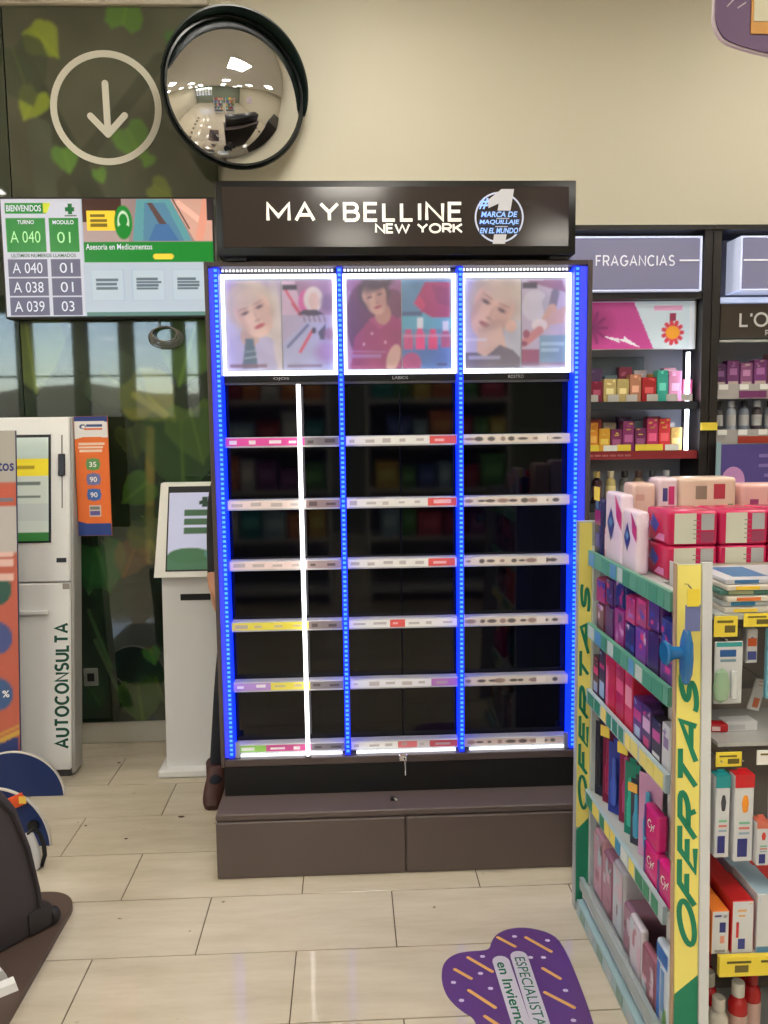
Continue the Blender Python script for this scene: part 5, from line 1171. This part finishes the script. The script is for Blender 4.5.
# second side shelf: dark purple pads in two layers
T1 = LIP[1]-.0115
cs = [((110, 60, 80), 'dusty maroon'), ((90, 30, 100), 'deep purple'), ((150, 40, 120), 'fuchsia'), ((46, 40, 110), 'indigo'), ((120, 60, 150), 'lavender-purple'), ((60, 30, 80), 'aubergine'), ((100, 50, 130), 'grape')]
y = 2.405
for i, (cl, nm) in enumerate(cs):
    w_ = .082; h_ = .085+.012*(i % 3); near = y-.082 < 1.985
    a_, b_ = rt.choice([(200, 60, 130), (90, 160, 190), (60, 70, 170)]), rt.choice([(206, 150, 200), (220, 60, 110), (160, 110, 190)])
    e = pillow('pad_pouch', w_, .031 if near else .07, h_, cl, [(.1, .5, .55, .9, a_), (.5, .15, .9, .55, b_), (.1, .1, .35, .3, (220, 210, 226))], puff=.012)
    busy(e, w_, .031 if near else .07, h_, [cl, a_, b_, DP, NV, (214, 190, 220), cl], i)
    side(e, y-w_/2, T1, .031 if near else .07, '%s pad pouch, lower layer of second side shelf, %s from far post' % (nm, ORD[i]), 'pad pouch', 'pad pouches on the second side shelf', rz=0 if near else rt.uniform(-.05, .05), x=.736 if near else None)
    if True:
        dd = .031 if near else .06; cl2 = [(170, 60, 110), (80, 40, 120), (40, 50, 130), (190, 50, 110)][i % 4]; n2 = ['rose', 'dark violet', 'royal blue', 'cerise'][i % 4]
        e = pillow('pad_pouch', .078, dd, .075, cl2, [(.15, .3, .5, .8, b_), (.55, .2, .85, .7, a_)], puff=.012)
        busy(e, .078, dd, .075, [cl2, a_, b_, DP, (40, 70, 170), (226, 70, 130)], 50+i)
        side(e, y-w_/2, T1+h_+.001, dd, '%s pad pouch, upper layer of second side shelf, %s from far post' % (n2, ORD[i]), 'pad pouch', 'pad pouches on the second side shelf', rz=0 if near else rt.uniform(-.06, .06), x=.736 if near else None)
    y -= w_+.004
# third side shelf
T2 = LIP[2]-.0115
L3 = [('dye_pack', .055, .12, .06, (60, 22, 50), 'black and pink', [(.1, .55, .9, .9, (214, 60, 120)), (.15, .1, .8, .35, (150, 170, 200))]),
      ('dye_pack', .055, .155, .06, (44, 30, 60), 'black and blue', [(.1, .65, .9, .95, (196, 50, 110)), (.1, .1, .9, .4, (150, 180, 210))]),
      ('red_carton', .085, .172, .07, (196, 20, 50), 'tall bright red', [(.05, .05, .32, .95, (226, 110, 150))]),
      ('red_carton', .070, .160, .07, (180, 24, 60), 'darker red', [(.1, .5, .9, .9, (226, 90, 130))]),
      ('red_carton', .062, .165, .07, (200, 40, 70), 'rosy red', [(.1, .4, .9, .85, (236, 150, 170))]),
      ('dye_pack', .065, .11, .05, (92, 50, 120), 'purple', [(.1, .5, .9, .9, (206, 70, 140)), (.2, .1, .8, .35, (170, 190, 220))]),
      ('dye_pack', .062, .115, .04, (70, 46, 96), 'violet and white', [(.1, .45, .9, .8, (206, 170, 210)), (.2, .1, .8, .3, (200, 60, 120))]),
      ('dye_pack', .060, .105, .04, (40, 34, 46), 'black', [(.1, .5, .9, .9, (190, 80, 150)), (.1, .1, .9, .2, (220, 220, 224))]),
      ('dye_pack', .050, .115, .04, (206, 208, 212), 'white', [(.2, .5, .8, .8, (130, 110, 160))])]
y = 2.43; cnt = {}
for i, (nm, w_, h_, d_, cl, wd, bands) in enumerate(L3):
    near = y-w_ < 1.985
    e = carton(nm, w_, min(d_, .032) if near else d_, h_, cl, None, None, bands)
    side(e, y-w_/2, T2, min(d_, .032) if near else d_, '%s %s on the third side shelf, %s from the far post' % (wd, 'carton' if 'carton' in nm else 'box', ORD[i]), 'carton' if 'carton' in nm else 'box', 'boxes on the third side shelf', x=.736 if near else None); y -= w_+.006
# fourth side shelf: blister cards and magenta packs
T3 = LIP[3]-.0115
def blister(w_, h_, card, item, tagc_=None):
    e = empty('blister_card'); link('backing_card', rbox(w_, .003, h_, .001, 1, [col(card, .4)], 'b%s' % (card,)), None, e)
    bm2 = MB(); bm2.lathe([(0, -h_*.36), (w_*.16, -h_*.34), (w_*.2, -h_*.05), (w_*.11, h_*.05), (w_*.1, h_*.3), (0, h_*.33)], 14, False)
    o = bm2.build('packed_item', col(item, .3), e, True, loc=(0, -.012, h_*.5)); o.scale = (1, .45, 1)
    bbox('hang_tab', -w_*.2, w_*.2, -.002, .002, h_, h_+.014, col(card, .4), e)
    if tagc_: bbox('price_flag', -w_*.35, w_*.2, -.024, -.0215, h_*.86, h_*.99, col(tagc_), e)
    return e
B4 = [(.05, .235, (24, 26, 52), (20, 22, 40), 'black-handled brush', None, .735), (.06, .25, (120, 20, 60), (150, 30, 80), 'maroon comb', (240, 214, 90), .745), (.06, .215, (40, 60, 150), (60, 90, 190), 'blue comb', None, .742),
      (.065, .25, (130, 24, 66), (170, 60, 120), 'wine-red clip', (240, 214, 90), .755), (.055, .21, (20, 130, 110), (40, 180, 160), 'teal brush', None, .745), (.055, .185, (60, 60, 80), (60, 150, 190), 'small blue-handled', (236, 180, 80), .742), (.075, .23, (200, 150, 190), (70, 160, 200), 'lilac hand-mirror', None, .748)]
y = 2.43
for i, (w_, h_, cl, it, nm, tg, xx) in enumerate(B4):
    e = blister(w_, h_, cl, it, tg); put(e, xx+.026, y-w_/2, T3+.001, S+.55, '%s blister card on the fourth side shelf, %s from the far post' % (nm, ORD[i]), 'blister card', 'blister cards on the fourth side shelf'); y -= w_+.003
for k in range(3):
    e = pillow('lady_pad_pack', .088, .027, .095, (206, 30, 120), [(.0+.02, .05, .16, .95, (70, 36, 130))], puff=.010); text('Cyf', .045, .03, WHITE, e, (.004, -.0147, .052), shear=.3)
    yk, zk = ((1.925, 0), (1.925, .0962), (1.832, 0))[k]
    side(e, yk, T3+zk, .027, ('bottom magenta pad pack with violet edge in the pile by the near post', 'top magenta pad pack with violet edge in the pile by the near post', 'magenta pad pack with violet edge right against the near post')[k], 'pad pack', 'magenta pad packs on the fourth side shelf', x=.735)
# bottom tray: clear bags of pink sponges and cotton
CLR = [((206, 160, 176), 'pale pink'), ((180, 130, 150), 'dusky pink'), ((196, 196, 204), 'clear grey'), ((160, 120, 140), 'mauve'), ((206, 200, 210), 'milky white'), ((150, 96, 110), 'brown-pink')]
y = 2.43
for i, (cl, nm) in enumerate(CLR):
    w_ = .088; near = y-w_ < 1.99; d_ = .021 if near else .10
    e = pillow('sponge_bag', w_, d_, .21-.02*(i % 2)-(.05 if i > 2 else 0), cl, [(.15, .2, .45, .8, tuple(min(255, v+30) for v in cl)), (.55, .35, .9, .6, (190, 200, 214)), (.5, .75, .9, .9, (196, 70, 100))], puff=.014)
    busy(e, w_, d_, .21-.02*(i % 2)-(.05 if i > 2 else 0), [cl, (206, 196, 206), (170, 110, 130), (190, 206, 216), (120, 80, 90), (214, 180, 196)], 90+i, 14, 10)
    put(e, (.733 if near else .748)+d_/2, y-w_/2, .0905, S, '%s bag of sponges on the bottom tray, %s from the far post' % (nm, ORD[i]), 'sponge bag', 'sponge bags on the bottom tray'); y -= w_+.006
e = pillow('cotton_pack', .075, .021, .215, (206, 220, 234), [(.05, .78, .95, .96, (30, 110, 190)), (.1, .05, .35, .75, (60, 120, 206)), (.6, .1, .9, .3, (120, 170, 90))], puff=.012)
bbox('printed_line', -.002, .016, -.0122, -.0106, .05, .155, col((110, 150, 200)), e)
side(e, 1.828, .0905, .021, 'white and blue cotton pack upright by the near post on the bottom tray', 'cotton pack', None, x=.733)
e = pillow('sachet', .05, .021, .15, (240, 220, 70), [(.2, .1, .5, .6, (206, 40, 40)), (.6, .3, .9, .8, (206, 40, 40))], puff=.010)
side(e, 1.752, .0905, .021, 'yellow and red sachet at the foot of the near OFERTAS post', 'sachet', None, x=.733)
# shiny blue utensil hanging on the near post
bu = empty('bath_brush', (.712, 1.684, 1.055), 0, 'shiny blue plastic bath brush hanging on the near OFERTAS post', 'brush')
BL = mat('blue_plastic', (20, 104, 170), .15, coat=.5)
o = MB().lathe([(0, -.085), (.018, -.078), (.034, -.045), (.038, 0), (.034, .045), (.02, .08), (0, .09)], 20, False).build('paddle', BL, bu, True, loc=(.0, 0, 0)); o.scale = (.36, .6, .72)
o = MB().lathe([(.012, 0), (.016, .01), (.02, .03), (.034, .046), (.030, .052)], 16).build('suction_cup', BL, bu, True, loc=(-.009, -.003, .012), rot=(0, -PI/2, 0)); o.scale = (.8, .8, .8)
bbox('header_card', -.006, .026, -.006, -.003, .058, .115, col((110, 120, 170), .3), bu); bbox('price_tag', -.004, .022, -.0085, -.0065, .112, .150, YELLOW, bu)
MB().tube([(.01, -.004, .145), (.012, .03, .152), (.012, .045, .15)], .002, 6).build('hook', CHROME, bu)

# ---- goods on the front (they face the camera, -Y)
bk = [((206, 200, 190), (236, 206, 70), 'white and yellow'), ((190, 196, 200), (60, 140, 190), 'white and blue'), ((226, 220, 210), (220, 120, 60), 'white and orange'), ((80, 130, 120), (190, 196, 150), 'teal'), ((214, 206, 196), (240, 200, 60), 'cream and yellow'), ((190, 190, 196), (60, 110, 160), 'grey and navy')]
for i, (cl, st_, nm) in enumerate(bk):
    e = empty('flat_pack'); link('pack_body', rbox(.30, .18, .0115, .003, 2, [col(cl, .35), col(cl, .35)], 'fp%s' % (cl,)), None, e)
    for k in range(3): bbox('printed_panel', -.13+k*.09, -.075+k*.09, -.0908, -.0902, .002, .0095, col(st_ if k != 1 else (236, 236, 230)), e)
    bbox('top_panel', -.12, -.04, -.06, .06, .0116, .0121, col(st_), e)
    put(e, .975+.004*(i % 3), 1.853+.006*(i % 2), 1.1305+.0126*i, (.03, -.02, .02, -.03, .03, .0)[i], '%s flat pack, %s from the bottom of the pile on the front shelf' % (nm, ORD[i]), 'flat pack', 'flat packs piled on the front shelf')
def front_px(x0, y0, x1, y1, Y):
    a, b = at(x0, y1, Y), at(x1, y0, Y); return (a.x+b.x)/2, a.z, b.x-a.x, b.z-a.z
# hanging toothbrush cards
xc, z0, w_, h_ = front_px(713, 641, 743, 704, 1.742)
e = empty('toothbrush_card'); link('backing_card', rbox(w_, .004, h_, .002, 1, [col((206, 208, 210), .3)], 'tc'), None, e)
bbox('brand_panel', -w_*.32, w_*.25, -.003, -.0022, h_*.76, h_*.87, col((40, 90, 150)), e); bbox('printed_panel', -w_*.3, w_*.25, -.003, -.0022, h_*.68, h_*.72, col((120, 150, 160)), e); bbox('header_panel', -w_*.45, w_*.45, -.003, -.0022, h_*.92, h_*.99, col((60, 160, 160)), e)
o = MB().lathe([(0, 0), (.016, .01), (.02, .04), (.014, .07), (0, .08)], 14, False).build('packed_item', col((150, 180, 150), .2), e, True, loc=(-.018, -.008, .004)); o.scale = (1, .4, 1)
bbox('blister', w_*.08, w_*.3, -.012, -.0022, h_*.08, h_*.55, mat('clear_blister', (214, 218, 220), .1), e, .003)
put(e, xc, 1.742, z0, 0, 'large clear toothbrush card hanging below the left yellow price tag', 'blister card')
xc, z0, w_, h_ = front_px(744, 678, 757, 710, 1.86); e = carton('floss_card', w_, .006, h_, (206, 206, 206), None, None, [(.1, .75, .9, .9, (50, 50, 120)), (.3, .1, .8, .4, (200, 110, 70))]); put(e, xc+.006, 1.86, z0, 0, 'small tilted floss card hanging behind the clear toothbrush card', 'blister card', ry=.25)
MB().tube([(-.002, .003, h_), (-.004, .06, h_+.004), (-.004, .1005, h_+.004)], .0018, 5).build('hook', CHROME, e)
xc, z0, w_, h_ = front_px(744, 628, 756, 662, 1.80); e = carton('paste_card', w_, .02, h_, (206, 206, 210), None, None, [(.1, .5, .9, .9, (206, 90, 40)), (.1, .1, .9, .35, (70, 80, 150))]); put(e, xc, 1.80, z0, 0, 'white and orange toothpaste card hanging behind the price tags', 'blister card')
MB().tube([(0, .009, h_*.9), (0, .1605, h_*.9)], .0018, 5).build('hook', CHROME, e)
xc, z0, w_, h_ = front_px(764, 628, 800, 698, 1.78); e = carton('brush_card', w_, .012, h_, (120, 180, 200), None, None, [(.1, .0, .9, .18, (60, 140, 190)), (.1, .25, .9, .35, (206, 70, 50))]); put(e, xc, 1.78, z0, 0, 'pale blue brush card at the right edge of the photo under the flat packs', 'blister card')
MB().tube([(0, .005, h_*.95), (0, .1805, h_*.95)], .0018, 5).build('hook', CHROME, e)
# things in the tray
put(carton('white_carton', .075, .04, .022, (206, 206, 208), None, None, [(.1, .2, .6, .7, (180, 180, 186))]), .885, 1.80, .8505, .05, 'low white box lying in the clear tray above the toothbrush cartons', 'box')
e = pillow('red_sachet', .045, .03, .02, (190, 30, 40), [(.2, .2, .6, .7, (236, 200, 200))], puff=.006); put(e, .832, 1.79, .8505, -.2, 'small red sachet lying in the clear tray beside the white box', 'sachet')
# hanging toothbrush cartons
def brush_carton(x0, y0, x1, y1, Y, topc, itemc, nm, i, logo=(40, 46, 120)):
    xc, z0, w_, h_ = front_px(x0, y0, x1, y1, Y); e = empty('toothbrush_carton')
    link('carton', rbox(w_, .03, h_, .002, 1, [col((206, 208, 212), .3)], 'bc'), None, e)
    bbox('coloured_top', -w_*.49, w_*.49, -.0165, .0145, h_*.86, h_+.001, col(topc, .3), e); bbox('hang_tab', -w_*.25, w_*.25, -.001, .001, h_+.0012, h_+.010, col(topc, .3), e)
    o = MB().lathe([(0, 0), (w_*.14, .004), (w_*.2, h_*.12), (w_*.12, h_*.2), (0, h_*.22)], 12, False).build('window', col(itemc, .3), e, True, loc=(w_*.05, -.0145, h_*.56)); o.scale = (1, .25, 1)
    bbox('logo_panel', -w_*.3, w_*.2, -.0162, -.0151, h_*.06, h_*.27, col(logo), e)
    for k in range(3): bbox('printed_panel', -w_*.25, w_*.3, -.0162, -.0151, h_*(.32+.06*k), h_*(.345+.06*k), col([(150, 170, 190), (206, 120, 110), (120, 180, 150)][k]), e)
    put(e, xc, Y+.015, z0, 0, nm, 'toothbrush carton', 'hanging toothbrush cartons'); 
brush_carton(714, 776, 731, 858, 1.69, (30, 140, 146), (60, 60, 70), 'toothbrush carton with a teal top hanging next to the OFERTAS post', 0)
brush_carton(733, 775, 755, 862, 1.685, (200, 30, 40), (240, 150, 40), 'toothbrush carton with a red top and orange brush, second from the post', 1)
brush_carton(756, 822, 770, 866, 1.675, (206, 110, 90), (206, 60, 50), 'short toothbrush carton with a salmon top low at the right edge', 2)
brush_carton(772, 775, 795, 862, 1.69, (236, 190, 60), (240, 140, 40), 'toothbrush carton with a yellow top cut by the right edge', 3)
# cartons on the lower front shelf
for i, (x0, y0, x1, tc, nm, bands) in enumerate(((711, 912, 730, (236, 130, 50), 'orange-topped', [(.45, .5, .8, .92, (44, 50, 120)), (.5, .25, .75, .42, (226, 150, 130)), (.2, .04, .8, .1, (150, 150, 150))]),
                                          (731, 902, 755, (200, 40, 44), 'red-topped', [(.2, .3, .32, .6, (200, 40, 50)), (.3, .08, .62, .28, (50, 60, 140)), (.3, .7, .6, .85, (220, 170, 110)), (.6, .75, .9, .9, (90, 130, 110))]),
                                          (756, 895, 782, (170, 196, 214), 'blue and white', [(.0, .0, 1, .1, (90, 140, 180)), (.55, .12, .9, .3, (236, 150, 80)), (.1, .86, .95, .95, (80, 140, 190))]), (783, 900, 806, (206, 60, 60), 'scarlet-topped', [(.3, .1, .7, .4, (60, 70, 150))]))):
    Y = 1.672; xc, z0, w_, h_ = front_px(x0, y0, x1, 962, Y); h_ = at(x0, y0, Y).z-.3845
    for r in range(2):
        e = carton('toothpaste_carton', w_, .12, h_-.006*r, tc if i < 2 else (206, 210, 214), (208, 210, 214), tc, bands)
        put(e, xc, Y+.062+r*.125, .3845, 0, '%s toothpaste carton in the %s row of the lower front shelf' % (nm, ('front', 'back')[r]), 'toothpaste carton', 'toothpaste cartons on the lower front shelf')
# bottles on the base deck
for i, (x, y, b_, c_, nm) in enumerate(((.835, 1.80, (196, 30, 36), (226, 222, 214), 'red mouthwash bottle with a white cap, nearest the post in the front row'), (.888, 1.76, (200, 34, 40), (226, 222, 214), 'red mouthwash bottle with a white cap, foremost under the toothpaste shelf'), (.94, 1.80, (190, 30, 36), (170, 30, 36), 'all red mouthwash bottle to the right of the white caps'), (.86, 1.875, (170, 24, 30), (190, 40, 44), 'dark red mouthwash bottle in the back row'), (.832, 1.738, (214, 208, 196), (220, 214, 204), 'cream lotion bottle in front of the red mouthwash bottles'), (.965, 1.88, (186, 28, 34), (226, 222, 214), 'red mouthwash bottle with a white cap in the back row'))):
    put(bottle('mouthwash_bottle', .022, .165 if i != 4 else .145, b_, c_, (226, 190, 180) if i < 4 else None), x, y, .0895, 0, nm, 'bottle', 'bottles on the gondola base')

# ================================================================ AISLE BEHIND THE CAMERA (seen only in the mirror and the black panels)
AC = [((60, 150, 150), 'teal'), ((206, 206, 210), 'white'), ((190, 70, 90), 'rose'), ((70, 90, 160), 'blue'), ((226, 190, 90), 'yellow'), ((120, 70, 130), 'violet'), ((90, 150, 80), 'green'), ((220, 130, 70), 'orange'), ((160, 190, 214), 'pale blue'), ((150, 40, 50), 'dark red')]
ra = random.Random(21)
for ui, (xa, un) in enumerate(((-1.42, 'left'), (.16, 'right'))):
    u = empty('aisle_shelf_unit', (xa+.63, -1.45, .001), PI, '%s aisle shelf unit stocked with cartons, behind the camera and seen mirrored' % ('white', 'grey-white')[ui], 'shelf unit', 'aisle shelves behind the camera')
    bbox('side_panel', -.63, -.61, -.2, .2, 0, 2.0, WHITE, u); bbox('side_panel', .61, .63, -.2, .2, 0, 2.0, WHITE, u); bbox('back_panel', -.609, .609, .18, .2, 0, 2.0, col((120, 124, 126)), u)
    for k, z in enumerate((.12, .58, 1.0, 1.40, 1.78)):
        bbox('shelf', -.609, .609, -.2, .179, z-.02, z, WHITE, u); bbox('shelf_rail', -.609, .609, -.21, -.2005, z-.035, z+.005, col((200, 200, 196)), u)
        if k == 0: continue
        x = -.58; n = 0
        while x < .45:
            w_ = ra.uniform(.12, .22); h_ = ra.uniform(.18, .30); cl, nm = AC[ra.randrange(10)]
            e = carton('aisle_carton', w_, .2, h_, cl, None, None, [(.15, .35, .85, .7, tuple(min(255, v+60) for v in cl))])
            put(e, xa+.63-(x+w_/2), -1.45+.08, z+.0015, PI, '%s carton behind the camera, %s aisle unit, %s in row %s' % (nm, un, ORD[n], ('', 'two', 'three', 'four', 'five')[k]), 'carton', 'cartons in the aisle behind the camera')
            x += w_+.02; n += 1
